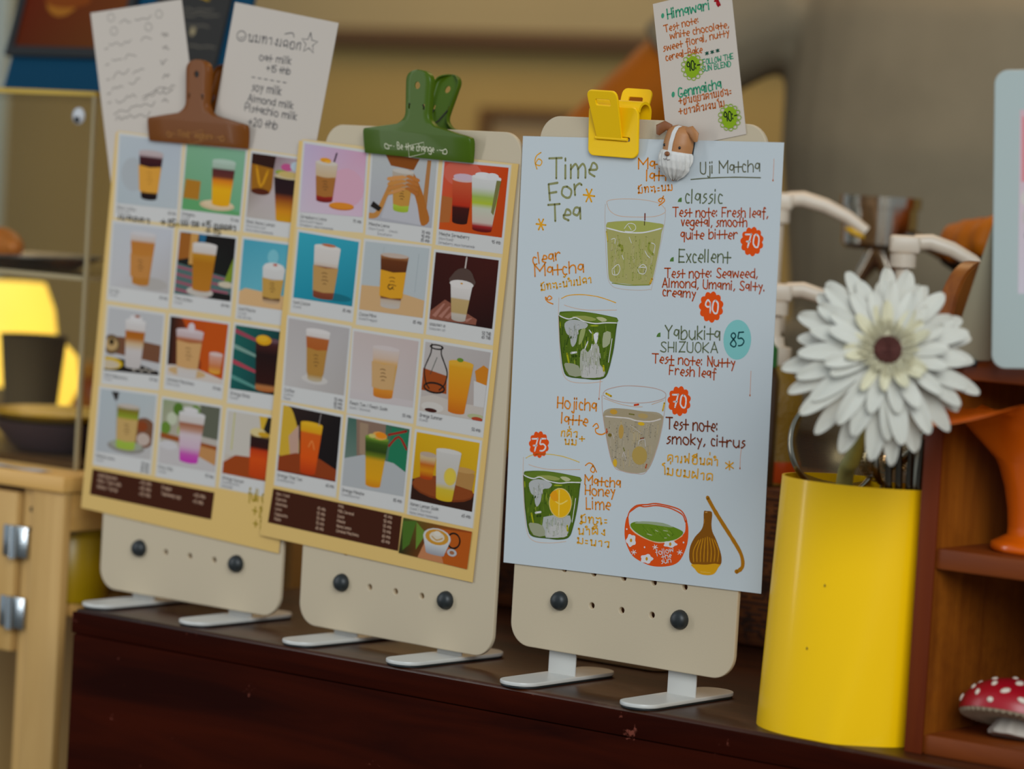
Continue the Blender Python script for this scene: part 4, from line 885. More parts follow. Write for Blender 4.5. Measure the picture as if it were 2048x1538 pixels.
# bowl, whisk and scoop
o4, k4 = (1230, 970), 7.314; q = lambda *p: Q(p, o4, k4)
A.ppoly(q((165, 490), (195, 460), (215, 600), (300, 700), (480, 800), (640, 850), (850, 820), (990, 730), (1030, 650), (1030, 520), (1050, 520), (1072, 620), (1070, 780), (1040, 920), (960, 1090), (850, 1170), (680, 1195), (520, 1180), (380, 1120), (260, 1040), (190, 920), (145, 780), (142, 620)), ph(200, 74, 18), 3)
for P in (q((185, 480), (220, 380), (320, 300), (480, 285), (600, 272), (800, 310), (960, 370), (1030, 470), (1050, 540)), q((210, 400), (340, 310), (440, 318), (600, 300), (760, 325), (880, 370), (990, 440), (1030, 540))): A.pstroke(P, 2.6, ph(190, 74, 28))
A.ppoly(q((225, 575), (320, 535), (520, 550), (760, 585), (920, 640), (1000, 700), (900, 790), (720, 830), (560, 820), (400, 750), (270, 660)), ph(92, 124, 26), 3); A.brush(q((300, 590), (760, 600), (960, 700), (700, 810), (420, 740)), 30, [ph(84, 118, 22), ph(104, 134, 36)], 9, 2, .8, 7); A.ppoly(q((290, 560), (400, 530), (700, 555), (850, 620), (680, 600), (480, 570)), ph(138, 154, 124), 3)
A.pstroke(q((218, 620), (300, 705), (480, 800), (640, 838), (840, 826), (990, 740)), 1.5, ph(214, 170, 120))
for P in (q((470, 715), (540, 735)), q((590, 660), (630, 680)), q((710, 665), (770, 675)), q((770, 720), (800, 745)), q((725, 775), (755, 775))): A.pstroke(P, 2, ph(150, 164, 120))
for x, y, rx, ry in ((236, 810, 9.5, 12), (465, 1080, 12, 9), (810, 865, 13, 6.5)):
    c0 = (o4[0] + x / k4, o4[1] + y / k4); A.ppoly([(c0[0] + rx * (1 + .14 * math.cos(5 * a + x)) * math.cos(a), c0[1] + ry * (1 + .14 * math.cos(5 * a + x)) * math.sin(a)) for a in [j * .35 for j in range(18)]], ph(196, 200, 204), 2); A.disc(c0[0], c0[1], 2.8, ph(180, 130, 24), 3.6)
for x, y in ((590, 910), (278, 985), (950, 985)):
    for a in (.2, 1.25, 2.3): A.pstroke(q((x - 38 * math.cos(a), y - 38 * math.sin(a)), (x + 38 * math.cos(a), y + 38 * math.sin(a))), 1.5, WH)
for x, y in ((175, 645), (435, 910), (1005, 840)): A.disc(o4[0] + x / k4, o4[1] + y / k4, 1.8, WH)
for st, x0, y0, x1, y1, h in (('follow', 600, 1030, 860, 975, 10), ('the', 690, 1085, 830, 1060, 9), ('sun', 680, 1150, 825, 1130, 10)): A.text(st, *q((x0, y0), (x1, y1)), h, 1.5, WH)
A.build('bowl_drawing', t)
A.ppoly(q((1130, 1150), (1520, 1150), (1510, 1210), (1450, 1300), (1350, 1320), (1230, 1295), (1170, 1230)), ph(196, 146, 20), 3)
A.ppoly(q((1300, 390), (1340, 380), (1420, 400), (1412, 560), (1425, 680), (1480, 800), (1540, 970), (1560, 1080), (1545, 1160), (1460, 1150), (1340, 1165), (1220, 1160), (1120, 1150), (1085, 1060), (1100, 900), (1170, 760), (1260, 660), (1295, 560)), ph(122, 76, 14), 3)
for j in range(8): A.pstroke(q((1225 + 32 * j, 760 + 12 * abs(j - 4)), (1150 + 52 * j, 960), (1150 + 50 * j, 1120)), 2.2, ph(178, 124, 20))
A.pstroke(q((1320, 400), (1350, 400)), 1.6, ph(196, 150, 80)); A.pstroke(q((1310, 500), (1305, 560)), 1.4, ph(170, 116, 40)); A.pstroke(q((1250, 1270), (1400, 1285)), 1.3, ph(206, 170, 70))
A.build('whisk_drawing', t)
A.pstroke(q((1355, 185), (1450, 360), (1560, 540), (1700, 760), (1820, 960), (1865, 1090), (1862, 1200), (1800, 1260), (1770, 1265)), 8.2, ph(156, 104, 14))
A.build('scoop_drawing', t)

# ---------------------------------------------------------------- letter clips (brown, green)
def clip_shell(W, HJ, HT, hs, lean, mirror=False, slots=True):
    """pressed metal jaw: x across, y up from the biting edge, z away from the board"""
    def hw(y):
        if y < HJ: return W - (.0016 * (1 - math.sqrt(max(0, 1 - (1 - (HJ - y) / .003) ** 2))) if y > HJ - .003 else 0)
        s0 = hs * .96
        if y < HJ + .005: t = (y - HJ) / .005; return W - .0016 - (W - .0016 - s0 * 1.75) * t
        if y < HJ + .015: t = min(1, (y - HJ - .005) / .010); return s0 + s0 * .75 * (1 - t) ** 2.6
        t = (y - HJ - .015) / (HT - HJ - .015); k = s0 + (hs - s0) * min(1, t * 1.4) + hs * .05 * t
        if HT - y < hs * .8: k = min(k, k * max(1e-9, 1 - (1 - (HT - y) / (hs * .8)) ** 2.6) ** (1 / 2.2))
        return k
    def zz(y):
        if y < HJ: return .0022 + .0042 * (y / HJ) ** .8
        return .0064 + lean * (y - HJ)
    ys = [0, .0012, .004, .008] + [HJ - .004, HJ - .002, HJ - .0007, HJ] + [HJ + k * .001 for k in range(1, 16)] + [HJ + .016 + k * (HT - HJ - .016 - hs) / 6 for k in range(7)] + [HT - hs * (1 - math.sin(a * math.pi / 22)) for a in range(1, 11)] + [HT - .00001]
    rows = []
    for y in ys:
        h = hw(y); z = zz(y); f = max(.0016, min(.0045, h * .6, z - .0006)); e = min(.0014, h * .3)
        xs = [(-h, -f), (-h, -e), (-h + e * .35, -e * .35), (-h + e, 0)] + [((-h + e) + 2 * (h - e) * k / 6, 0) for k in range(1, 6)] + [(h - e, 0), (h - e * .35, -e * .35), (h, -e), (h, -f)]
        rows.append([(x, y, (z + dz) * (-1 if mirror else 1)) for x, dz in xs])
    mb = MB(); mb.grid(rows); bmesh.ops.recalc_face_normals(mb.bm, faces=mb.bm.faces)
    me = baked(mb, [('SOLIDIFY', dict(thickness=.0008, offset=0))])
    cut = MB()
    cut.lathe([(.0026, -.02), (.0026, .03)], 16, Matrix.Translation((0, HT - hs * .95, 0)), cap=True)
    if slots:
        for sx in (-1, 1): cut.box((sx * hs * .62 - .0008, HJ + .0165, -.02), (sx * hs * .62 + .0008, HJ + .0205, .04))
    bmesh.ops.recalc_face_normals(cut.bm, faces=cut.bm.faces)
    cm = cut.mesh('cut'); c = bpy.data.objects.new('cut', cm); COL.objects.link(c)
    if mirror: c.scale = (1, 1, -1)
    out = baked(me, [('BOOLEAN', dict(operation='DIFFERENCE', object=c, solver='EXACT'))]); bpy.data.objects.remove(c); return out
def letter_clip(i, pbl, pbr, ptop, col, label, txt, off):
    M = BF(i, off); A = Art(M); L, Rr, T = [np.array(A.px(*q)) for q in (pbl, pbr, ptop)]; e = Rr - L; W = np.linalg.norm(e) / 2; e = e / np.linalg.norm(e); mid = (L + Rr) / 2
    HT = float(np.dot(T - mid, (-e[1], e[0])))
    R = Matrix(((e[0], -e[1], 0, mid[0]), (e[1], e[0], 0, mid[1]), (0, 0, 1, 0), (0, 0, 0, 1)))
    t = thing('letter_clip', label, 'clip', M @ R, 'metal letter clips on the menu stands')
    m = mat('clip_' + txt[0], col, .4, spec=.22, coat=.04)
    W -= .001
    obj('front_jaw', clip_shell(W, .0172, HT, .0112, .05), m, t, 40)
    obj('back_jaw', clip_shell(W, .0172, HT - .001, .0112, .36, True), m, t, 40, Matrix.Translation((0, 0, -.0046 - off)))
    sp = MB(); 
    for sx in (-1, 1): sp.tube([(sx * .0062, .0375, .0079), (sx * .0062, .029, .003), (sx * .0062, .0235, -.003), (sx * .0062, .027, -.010), (sx * .0062, .0345, -.0185)], .0006, 8)
    obj('spring', sp, mat('spring_dark', (.06, .055, .04, 1), .4, .6), t)
    B = Art(t.matrix_world.copy()); B.z = 0; ink = ph(196, 202, 176) if txt[0] == 'g' else ph(158, 114, 66)
    wd = W * .86; B.up(); B.text(txt[1], (-wd * .40, .0048), (wd * .40, .0048), 0, .0007, ink, .05, False, .0046)
    B.up(); B.stroke([(-.007, -.0002), (.0082, .0034), (.0082, .0112), (-.007, .0076), (-.007, -.0002)], .0004, ink, 1)
    for sx in (-1, 1):
        x = sx * wd * .58
        B.stroke([(x - sx * .0028, .0068), (x, .0066), (x + sx * .003, .0078), (x + sx * .0042, .0062), (x + sx * .003, .0044), (x, .0046), (x + sx * .0006, .0058)], .0007, ink); B.stroke([(x - sx * .0044, .0064), (x - sx * .005, .0064)], .0006, ink)
    o = B.build('imprint', t)
    for v in o.data.vertices: v.co.z = .0022 + .0042 * max(0, v.co.y / .0172) ** .8 + .0008 + v.co.z
    return t
letter_clip(1, (731, 305), (950, 326), (841, 141), ph(62, 90, 6), 'green metal letter clip gripping the middle menu', ('g', 'Be the change'), .0018)
letter_clip(0, (300, 281), (500, 298), (404, 121), ph(108, 60, 6), 'brown metal letter clip gripping the left menu and note cards', ('b', 'Find & explore'), .0018)

# ---------------------------------------------------------------- yellow plastic clip on the tea sheet
YP = mat('yellow_plastic', (.92, .54, .002, 1), .4, spec=.25)
M = BF(2, .0014); A = Art(M); L = np.array(A.px(1181, 306)); R2 = np.array(A.px(1280, 314)); e = (R2 - L) / np.linalg.norm(R2 - L); W = float(np.linalg.norm(R2 - L)); Hc = .0325
t = thing('lever_clip', 'yellow plastic clip with two slotted levers on top of the tea sheet', 'clip', M @ Matrix(((e[0], -e[1], 0, L[0]), (e[1], e[0], 0, L[1]), (0, 0, 1, 0), (0, 0, 0, 1))))
fp = plate(rrect(0, -.0015, W, Hc, .005), [rrect(W * .17, .0095, W * .83, .0122, .0008)], .0022, .0006)
xform(fp, lambda c: Vector((c.x, c.y, c.z + .0024 + .0035 * (c.y / Hc) ** 2)))
obj('front_jaw', fp, YP, t, 40)
wrap = MB(); rows = []
for k in range(15):
    a = math.pi * k / 14; rows.append((math.cos(a), math.sin(a)))
for z0, thk in ((0, 1),):
    prof = [(.0075 * c - .0028, Hc - .003 + .0075 * s_) for c, s_ in rows]
    prof = prof + [(-.0103, Hc * .6), (-.0085, .004)]
    inner = [(.0056 * c - .0028, Hc - .003 + .0056 * s_) for c, s_ in rows] + [(-.0084, Hc * .6), (-.0068, .004)]
    ring = prof + inner[::-1]
    wrap.grid([[(x, y, z) for z, y in ring] for x in (W * .02, W * .04, W * .96, W * .98)], close_u=True, cap=True)
bmesh.ops.recalc_face_normals(wrap.bm, faces=wrap.bm.faces); obj('back_jaw', wrap, YP, t, 40)
for nm_, sgn in (('front_lever', 1), ('back_lever', -1)):
    wl = W * .60; hl = .0345
    o_ = [(-wl * .42, 0), (wl * .42, 0)] + [(wl * .5 + (wl * .06) * 0, hl * .8)] + [(wl * .5 - .004 + .004 * math.cos(a), hl - .004 + .004 * math.sin(a)) for a in (0, .4, .8, 1.2, 1.57)] + [(-wl * .5 + .004 - .004 * math.cos(a), hl - .004 + .004 * math.sin(a)) for a in (1.57, 1.2, .8, .4, 0)] + [(-wl * .5, hl * .8)]
    me = plate(o_, [rrect(-wl * .24, hl * .70, wl * .24, hl * .82, .0012)], .0018, .0005)
    ang = math.radians(19 if sgn > 0 else 158)
    mm = Matrix.Translation((W * .44, .0105, .0042)) @ Matrix.Rotation(math.radians(23), 4, 'X') if sgn > 0 else Matrix.Translation((W * .48, .0125, -.0125)) @ Matrix.Rotation(math.radians(-16), 4, 'X')
    obj(nm_, me, YP, t, 40, mm)
obj('hinge_pin', MB().tube([(W * .16, .0108, .0044), (W * .80, .0108, .0044)], .0012, 10), YP, t)

# ---------------------------------------------------------------- dog-head clip
M = BF(2, .0018); A = Art(M); c = A.px(1360, 294)
t = thing('dog_clip', 'small brown and white dog head with a ruffled white beard clipping the note card', 'figurine', M @ Matrix.Translation((c[0], c[1], 0)) @ Matrix.Rotation(math.radians(-7), 4, 'Z') @ Matrix.Diagonal((1.0, .86, .88, 1)))
BRN = mat('dog_brown', ph(160, 112, 66), .5, vary=.06, vscale=120); BRD = mat('dog_ear', ph(124, 76, 40), .5); FUR = mat('dog_white', ph(196, 200, 198), .6)
def headrows(y0, y1, prof, dep, n=14, ruff=0):
    rows = []
    m_ = 26 if ruff else 16
    for j in range(m_ + 1):
        f = j / m_; y = y0 + (y1 - y0) * f
        r = np.interp(f, [p[0] for p in prof], [p[1] for p in prof]); d = dep * np.interp(f, [p[0] for p in prof], [p[2] for p in prof]); row = []
        for k in range(n + 1):
            a = math.pi * k / n; rr = 1.0
            if ruff: rr = 1 + ruff * (math.sin(a * 19 + 5 * f) * (1 - f) ** .5) * (.35 + abs(math.cos(a)))
            yy = y - (ruff * .018 * max(0, math.sin(a * 15 + 2)) * (1 - f) if ruff else 0)
            row.append((-r * rr * math.cos(a), yy, .001 + d * rr * math.sin(a)))
        rows.append(row)
    return rows
mb = MB(); mb.grid(headrows(-.0065, .0165, [(0, .0108, 1), (.4, .0112, 1), (.75, .0100, .85), (.93, .0080, .6), (1, .004, .15)], .0115), cap=True); obj('head', mb, BRN, t, 60)
mb = MB(); mb.grid(headrows(-.0245, -.0035, [(0, .0036, .3), (.15, .0078, .66), (.4, .0116, 1.0), (.7, .0124, 1.13), (.93, .0119, 1.12), (1, .0112, 1.02)], .0118, 36, .09), cap=True); obj('beard', mb, FUR, t, 50)
st = MB(); rows = []
for j in range(15):
    f = j / 14; y = -.0045 + .0208 * f; d = .0115 * np.interp(-.0065 + .023 * 0 + (y + .0065) / .023, [0, .4, .75, .93, 1], [1, 1, .85, .6, .15]); r = np.interp((y + .0065) / .023, [0, .4, .75, .93, 1], [.0108, .0112, .01, .008, .004])
    rows.append([(x, y, .001 + d * math.sqrt(max(0, 1 - (x / r) ** 2)) + .0003) for x in (-.0016, -.0006, .0006, .0016)])
st.grid(rows); obj('stripe', st, FUR, t, 60)
for sx in (-1, 1):
    ear = MB(); pts = [(sx * .0065, .0135, .005), (sx * .0105, .0145, .0062), (sx * .0140, .0115, .0068), (sx * .0155, .0065, .0060)]
    ear.tube(pts, [.0026, .0038, .0040, .0014], 12, flat=.45, up=(0, 0, 1)); obj('ear', ear, BRD if sx < 0 else BRN, t, 60)
    obj('eye', MB().ball((sx * .0062, .0000, .0106), (.0010, .0012, .0008), u=12, v=8), mat('eye_black', (.006, .005, .005, 1), .25), t)
obj('nose', MB().ball((-.0003, -.0060, .0148), (.0021, .0019, .0012), u=14, v=10), mat('dog_nose', ph(120, 72, 34), .45), t)
mo = MB(); mo.tube([(-.0003, -.0076, .0146), (-.0003, -.0096, .0148), (-.0014, -.0107, .0147), (-.0028, -.0100, .0144)], .00022, 6); mo.tube([(-.0003, -.0096, .0148), (.0008, -.0107, .0147), (.0022, -.0100, .0144)], .00022, 6); obj('mouth', mo, mat('mouth_grey', ph(96, 84, 84), .6), t)
obj('clip_back', MB().box((-.0085, -.012, -.0012), (.0112, .010, .001), .0006), RUB, t)

# ---------------------------------------------------------------- yellow utensil holder
HX, HY = .2735, .0345
YH = mat('yellow_holder_plastic', (.97, .56, .001, 1), .40, spec=.14, coat=.22)
YH.node_tree.nodes['Principled BSDF'].inputs['Coat Roughness'].default_value = .14
def hring(z, inset=0):
    """kidney outline with a slight twist and taper up the height"""
    out = []; f = z / .1625; tw = math.radians(3 * f)
    for k in range(72):
        a = 2 * math.pi * k / 72; x = .0575 * math.cos(a); y = .0425 * math.sin(a) * (1 - .0 * x)
        if y > 0: y -= .030 * math.exp(-((x - .012) / .020) ** 2) * (math.sin(a)) ** 2
        k_ = 1 - inset / .045
        x *= k_ * (1.0 - .035 * f); y *= k_ * (1 - .03 * f)
        xx = x * math.cos(tw) - y * math.sin(tw); yy = x * math.sin(tw) + y * math.cos(tw)
        # shallow diagonal fold in the sheet on its right front
        g = -(x * .9 + y * .4); d = .0036 * math.exp(-(((x - .030) - .16 * (z - .05)) / .011) ** 2) * (1 if y < 0 else 0) * max(0, 1 - f)
        out.append((xx + .006 * f - .002, yy - d, z))
    return out
mb = MB(); zs = [.162 * k / 14 for k in range(15)]
mb.grid([hring(z) for z in zs] + [hring(z, .0016) for z in reversed(zs[1:])] + [hring(.003, .0016)], close_u=True, cap=True)
bmesh.ops.recalc_face_normals(mb.bm, faces=mb.bm.faces)
t = thing('utensil_holder', 'tall bright yellow plastic holder with a white flower, strainers and a fork', 'utensil holder', Vector((HX, HY, 0)))
obj('body', mb, YH, t, 50)
sp = MB()
for x, z in ((.006, .098), (-.004, .057), (.0305, .128), (.018, .047)): sp.ball((x, -.0424 * math.sqrt(1 - (x / .0535) ** 2) - .0001, z), (.0006, .0003, .0009), u=8, v=6)
obj('specks', sp, mat('speck', ph(90, 66, 10), .6), t)

# ---------------------------------------------------------------- gerbera
FC = PY(1774, 703, -.085); ST0 = PY(1689, 962, .012)
face = (CAM - FC).normalized(); face = (face + Vector((.16, -.05, .28))).normalized()
fu = Vector((0, 0, 1)); fu = (fu - face * fu.dot(face)).normalized(); fr = fu.cross(face).normalized()
t = thing('gerbera', 'white gerbera daisy with dark centre standing in the yellow holder', 'flower', frame(FC, fr, fu, face))
PT = mat('petal_white', ph(191, 196, 188), .55, spec=.25, sss=.15); PT2 = mat('petal_cream', ph(196, 196, 168), .55, sss=.15)
def petal(L, Wd, lift, droop, z, tw=0):
    rows = []
    for j in range(11):
        f = 1 - (1 - j / 10) ** 1.5; x = L * f; h = Wd * (.42 + .58 * math.sin(math.pi / 2 * min(1, f / .62))) * (1 if f < .6 else math.sqrt(max(.02, 1 - ((f - .6) / .41) ** 2))); zc = z + lift * f - droop * f * f
        if f == 1: h = Wd * .16
        rows.append([(x, h * s_, zc + .18 * Wd * (abs(s_) ** 2) * 1.4 - (.10 * Wd if abs(s_) < .1 else 0) + tw * s_ * f) for s_ in (-1, -.6, -.25, 0, .25, .6, 1)])
    mb = MB(); mb.grid(rows); return baked(mb, [('SOLIDIFY', dict(thickness=.0005, offset=0)), ('SUBSURF', dict(levels=1, render_levels=1))])
k2 = Matrix.Translation
def ring(n, L, Wd, lift, droop, z, jitter, m, skip=()):
    for j in range(n):
        a = 2 * math.pi * j / n + random.uniform(-.5, .5) * jitter
        dg_ = math.degrees(a) % 360
        if any(lo < dg_ < hi for lo, hi in skip): continue
        low = -math.sin(a)  # petals hang a little longer towards the bottom
        me = petal(L * random.uniform(.9, 1.08) * (1 + .07 * max(0, low)), Wd * random.uniform(.9, 1.12), lift + random.uniform(-.004, .004), droop + random.uniform(-.002, .006), z, random.uniform(-.002, .002))
        obj('petal', me, m, t, 60, Matrix.Rotation(a, 4, 'Z') @ k2((.006, 0, 0)))
ring(23, 0.051, .0060, .002, .020, -.004, .20, PT)
ring(20, .045, .0058, .008, .015, -.002, .25, PT)
ring(17, .032, .0048, .010, .004, .001, .3, PT, ((222, 246),))
ring(16, .021, .0036, .009, .000, .002, .3, PT2, ((218, 240),))
fl = MB()
for j in range(120):
    a = 2.39996 * j; r = .0105 * (.78 + .42 * random.random()); L_ = random.uniform(.004, .0075)
    fl.tube([(r * math.cos(a), r * math.sin(a), .002), (r * 1.05 * math.cos(a), r * 1.05 * math.sin(a), .006), ((r + L_) * math.cos(a), (r + L_) * math.sin(a), .0105)], [.0006, .0006, .0003], 5)
tag(obj('inner_florets', fl, PT2, t, 60), kind='stuff')
dk = MB().lathe([(0, .0070), (.004, .0076), (.0070, .0074), (.0083, .006), (.0086, .002)], 28, fn=lambda p, a, r, z: p + Vector((0, 0, .0006 * math.sin(a * 13) * (r > .003))))
obj('centre', dk, mat('flower_centre', ph(76, 34, 26), .8, bump=.8, bscale=900, vary=.5, vscale=600), t)
inv = t.matrix_world.inverted(); pts = [FC - face * .010, PY(1757, 775, -.078), PY(1724, 862, -.048), PY(1707, 915, -.016), ST0, ST0 + Vector((-.006, .008, -.07)), Vector((HX - .012, HY - .004, .012))]
pts = cr([tuple(inv @ p) for p in pts], 5); obj('stem', MB().tube(pts, [.0052] * len(pts), 12), mat('stem_green', ph(136, 138, 80), .5, vary=.25, vscale=60), t, 60)
obj('calyx', MB().lathe([(.0045, -.014), (.010, -.009), (.013, -.004), (.0, -.003)], 20), mat('calyx_green', ph(104, 118, 40), .6), t)
# ---------------------------------------------------------------- strainers, fork, spoon in the holder
STL = mat('utensil_steel', (.30, .27, .21, 1), .28, 1)
def strainer(c, nrm, r, depth, foot_, label, wire_scale, rim=.0016):
    z = nrm.normalized(); x = (Vector((0, 0, 1)) - z * z.z).normalized(); y = z.cross(x)
    t = thing('strainer', label, 'strainer', frame(c, x, y, z), 'wire strainers in the yellow holder')
    mb = MB(); rows = []
    for j in range(13):
        a = math.pi / 2 * j / 12; rows.append([(r * math.cos(a) * math.cos(b), r * math.cos(a) * math.sin(b), -depth * math.sin(a)) for b in [2 * math.pi * k / 40 for k in range(40)]])
    mb.grid(rows, close_u=True); me = mb.mesh('bowl'); uv = me.uv_layers.new(name='UVMap')
    for lp in me.loops: p = me.vertices[lp.vertex_index].co; uv.data[lp.index].uv = (p.x, p.y)
    obj('mesh_bowl', me, mesh_wire('wire_mesh_%d' % wire_scale, (.30, .23, .12, 1), wire_scale, .24), t, 60)
    obj('rim', MB().tube([(r * math.cos(b), r * math.sin(b), 0) for b in [2 * math.pi * k / 48 for k in range(49)]], rim, 8, flat=1.8), STL, t, 60)
    q = t.matrix_world.inverted() @ foot_; s0 = Vector((q.x, q.y, 0)).normalized() * r
    obj('handle', MB().tube([s0, s0 + (q - s0) * .25, q], .0026, 8, flat=.5), STL, t, 60)
view = (CAM - Vector((HX, HY, .2))).normalized()
strainer(PY(1668, 893, .050), view * .75 + Vector((.55, .1, .25)), .0315, .022, Vector((HX - .008, HY - .012, .01)), 'large fine wire strainer leaning behind the flower stem', 380)
strainer(PY(1765, 915, .030), Vector((.95, .25, .1)), .0165, .016, Vector((HX + .012, HY - .02, .01)), 'small tea strainer with coarse mesh to the right of the flower stem', 140, .0014)
strainer(PY(1826, 868, .052), view * .6 + Vector((-.7, .1, .35)), .026, .02, Vector((HX + .036, HY + .006, .01)), 'coarse wire strainer standing behind the fork', 200)
fo = PY(1808, 958, .018); t = thing('fork', 'dark steel fork with its tines up in the yellow holder', 'fork', frame(fo, Vector((.85, .52, 0)).normalized(), Vector((-.04, -.02, 1)).normalized(), Vector((.52, -.85, 0)).normalized()))
FKM = mat('fork_steel', (.10, .085, .065, 1), .22, 1)
tn = MB()
for k in range(4):
    x = (k - 1.5) * .0066; tn.tube([(x * .94, -.012, 0), (x, .006, .001), (x * 1.08, .026, .0045)], [.0024, .0022, .0011], 8, flat=.45)
obj('tines', tn, FKM, t, 60)
hd = plate(rrect(-.0125, -.034, .0125, -.010, .010), [], .0016, .0004); obj('head', hd, FKM, t, 60)
obj('handle', MB().tube([(0, -.032, 0), (0, -.08, -.002), (-.004, -.132, -.004)], [.004, .0028, .0045], 8, flat=.4), FKM, t, 60)
so = PY(1850, 945, .026); t = thing('spoon', 'grey steel spoon standing at the right end of the yellow holder', 'spoon', Vector(so))
obj('bowl', MB().ball((0, 0, 0), (.012, .0022, .019), Matrix.Rotation(.5, 4, 'Z')), STL, t, 60)
q0 = Vector((HX + .042, HY - .004, .01)) - so; obj('handle', MB().tube([(0, 0, -.017), q0 * .5, q0], .0024, 8), STL, t, 60)

# ---------------------------------------------------------------- stained wooden shelf on the right
SW = wood('stained_shelf', ph(112, 58, 12), ph(150, 88, 22), 'Z', 6, 10, .38, wear=(ph(84, 38, 8), 9, .45, .75)); SWX = wood('stained_shelf_board', ph(96, 42, 8), ph(126, 62, 14), 'X', 6, 10, .5, spec=.25, wear=(ph(112, 76, 46), 14, .62, .85))
SWD = wood('stained_shelf_edge', ph(88, 32, 6), ph(106, 44, 8), 'Z', 6, 8, .55, spec=.2)
SX0 = .3345; SY0 = .010; SD = .165; SXR = .72
t = thing('wooden_shelf', 'brown stained two-tier wooden shelf with a rounded side panel at right', 'shelf', Vector((SX0, SY0, 0)))
def side(x):
    R_ = .036; H_ = .306
    prof = [(0, 0), (SD, 0), (SD, H_)] + [(R_ - R_ * math.sin(a), H_ - R_ * 1.25 + R_ * 1.25 * math.cos(a)) for a in [math.pi / 2 * k / 10 for k in range(11)]]
    mb = MB(); mb.prism(prof, x, x + .012, Matrix(((0, 0, 1, 0), (1, 0, 0, 0), (0, 1, 0, 0), (0, 0, 0, 1))))
    bmesh.ops.recalc_face_normals(mb.bm, faces=mb.bm.faces); bmesh.ops.bevel(mb.bm, geom=[e for e in mb.bm.edges if e.calc_face_angle(0) > .8], offset=.0012, segments=2, affect='EDGES')
    return mb
obj('front_edge', MB().box((-.0003, -.0009, 0), (.0123, .0012, .258), .0006), SWD, t); obj('side_panel', side(0), SW, t, 40); obj('side_panel', side(SXR - SX0), SW, t, 40)
for z0, z1, y0 in ((0, .0125, .001), (.1155, .1285, .001), (.2335, .2462, .004)): obj('shelf_board', MB().box((.0122, y0, z0), (SXR - SX0 - .0002, SD - .006, z1), .0012), SWX, t)
obj('back_panel', MB().box((.0002, SD + .0002, .002), (SXR - SX0 + .011, SD + .006, .2462), .001), SW, t)

# ---------------------------------------------------------------- orange pitcher, mushroom, photo stand
def PS(x, y, d, near=None): return PY(x, y, d)
pb = PZ(2062, 1112, .1287); pb.y = max(pb.y, SY0 + .045)
pb = PY(2078, 1108, SY0 + .046); pb.z = .1288
t = thing('pitcher', 'glossy orange ceramic pitcher with a long curling lip on the middle shelf', 'pitcher', Vector(pb))
spd = Vector((-.42, -.91, 0)).normalized(); sa = math.atan2(spd.y, spd.x)
def jug(p, a, r, z):
    c_ = max(0, math.cos(a - sa)); f = max(0, (z - .020) / .094); ext = .064 * (f ** 4.4) * c_ ** 2.4
    z *= .885; dz = -.044 * max(0, f) ** 2 * (1 - math.cos(a - sa)) / 2 - .018 * max(0, ext - .032) / .024
    return Vector((p.x + math.cos(a) * ext, p.y + math.sin(a) * ext, z + dz))
prof = [(.0005, 0), (.029, 0), (.0305, .002), (.0300, .006), (.0255, .0085), (.0205, .012), (.0205, .018), (.0215, .03), (.0240, .045), (.0275, .06), (.0315, .076), (.036, .092), (.0395, .104), (.041, .112), (.0405, .1145), (.0385, .1135), (.035, .101), (.026, .060), (.0195, .03), (.0005, .028)]
obj('body', MB().lathe(prof, 72, fn=jug), mat('orange_glaze', ph(196, 88, 6), .22, spec=.5, coat=.3), t, 60)
hp = [(-spd * -.030) + Vector((0, 0, .09)), (-spd * -.03) * 2 + Vector((0, 0, .085)), (-spd * -.03) * 1.9 + Vector((0, 0, .045)), (-spd * -.024) + Vector((0, 0, .035))]
obj('handle', MB().tube(cr([tuple(-p if False else Vector((-p.x, -p.y, p.z))) for p in hp], 5), .0045, 10), MATS['orange_glaze'], t, 60)
mc = PY(2022, 1428, .040); 
t = thing('toy_mushroom', 'red toy mushroom with white spots lying in the lower shelf', 'figurine', Matrix.Translation((mc.x, mc.y + .004, .0150)) @ Matrix.Rotation(math.radians(-16), 4, Vector((CR.x, CR.y, 0))) @ Matrix.Rotation(math.radians(10), 4, Vector((CF.x, CF.y, 0))))
rw = .036
def cap_pt(a, b): # a from 0 at top to pi/2 at rim
    return Vector((rw * math.sin(a) * math.cos(b), rw * math.sin(a) * math.sin(b), .012 + .023 * math.cos(a)))
cp = MB(); cp.grid([[cap_pt(max(.02, 1.68 * j / 14), 2 * math.pi * k / 40) for k in range(40)] for j in range(15)], close_u=True); obj('cap', cp, mat('mushroom_red', ph(150, 12, 28), .35, spec=.5), t, 60)
gl = MB(); gl.grid([[(r * (1 + .0) * math.cos(2 * math.pi * k / 96), r * math.sin(2 * math.pi * k / 96), z + (.0006 if k % 2 else -.0006)) for k in range(96)] for r, z in ((.0355, .0098), (.034, .0080), (.022, .0075), (.010, .0095))], close_u=True); obj('gills', gl, mat('mushroom_gills', ph(150, 138, 116), .7), t, 20)
sm = MB().lathe([(.0145, -.0015), (.0150, .0005), (.0120, .006), (.0105, .011)], 40, fn=lambda p, a, r, z: Vector((p.x * (1 + .07 * math.sin(9 * a)), p.y * (1 + .07 * math.sin(9 * a)), p.z))); obj('stem', sm, mat('mushroom_stem', ph(170, 166, 156), .6, vary=.2, vscale=150), t, 60)
ds = MB(); random.seed(3)
for j in range(40):
    a = math.acos(1 - .98 * (j + .5) / 40); b = 2.39996 * j; p = cap_pt(a, b); n_ = Vector((math.sin(a) * math.cos(b), math.sin(a) * math.sin(b), math.cos(a) * 1.3)).normalized()
    ds.ball(p, (random.uniform(.0019, .0036), random.uniform(.0016, .0026), .0010), n_.to_track_quat('Z', 'Y').to_matrix().to_4x4() @ Matrix.Rotation(random.random() * 3, 4, 'Z'), 10, 6)
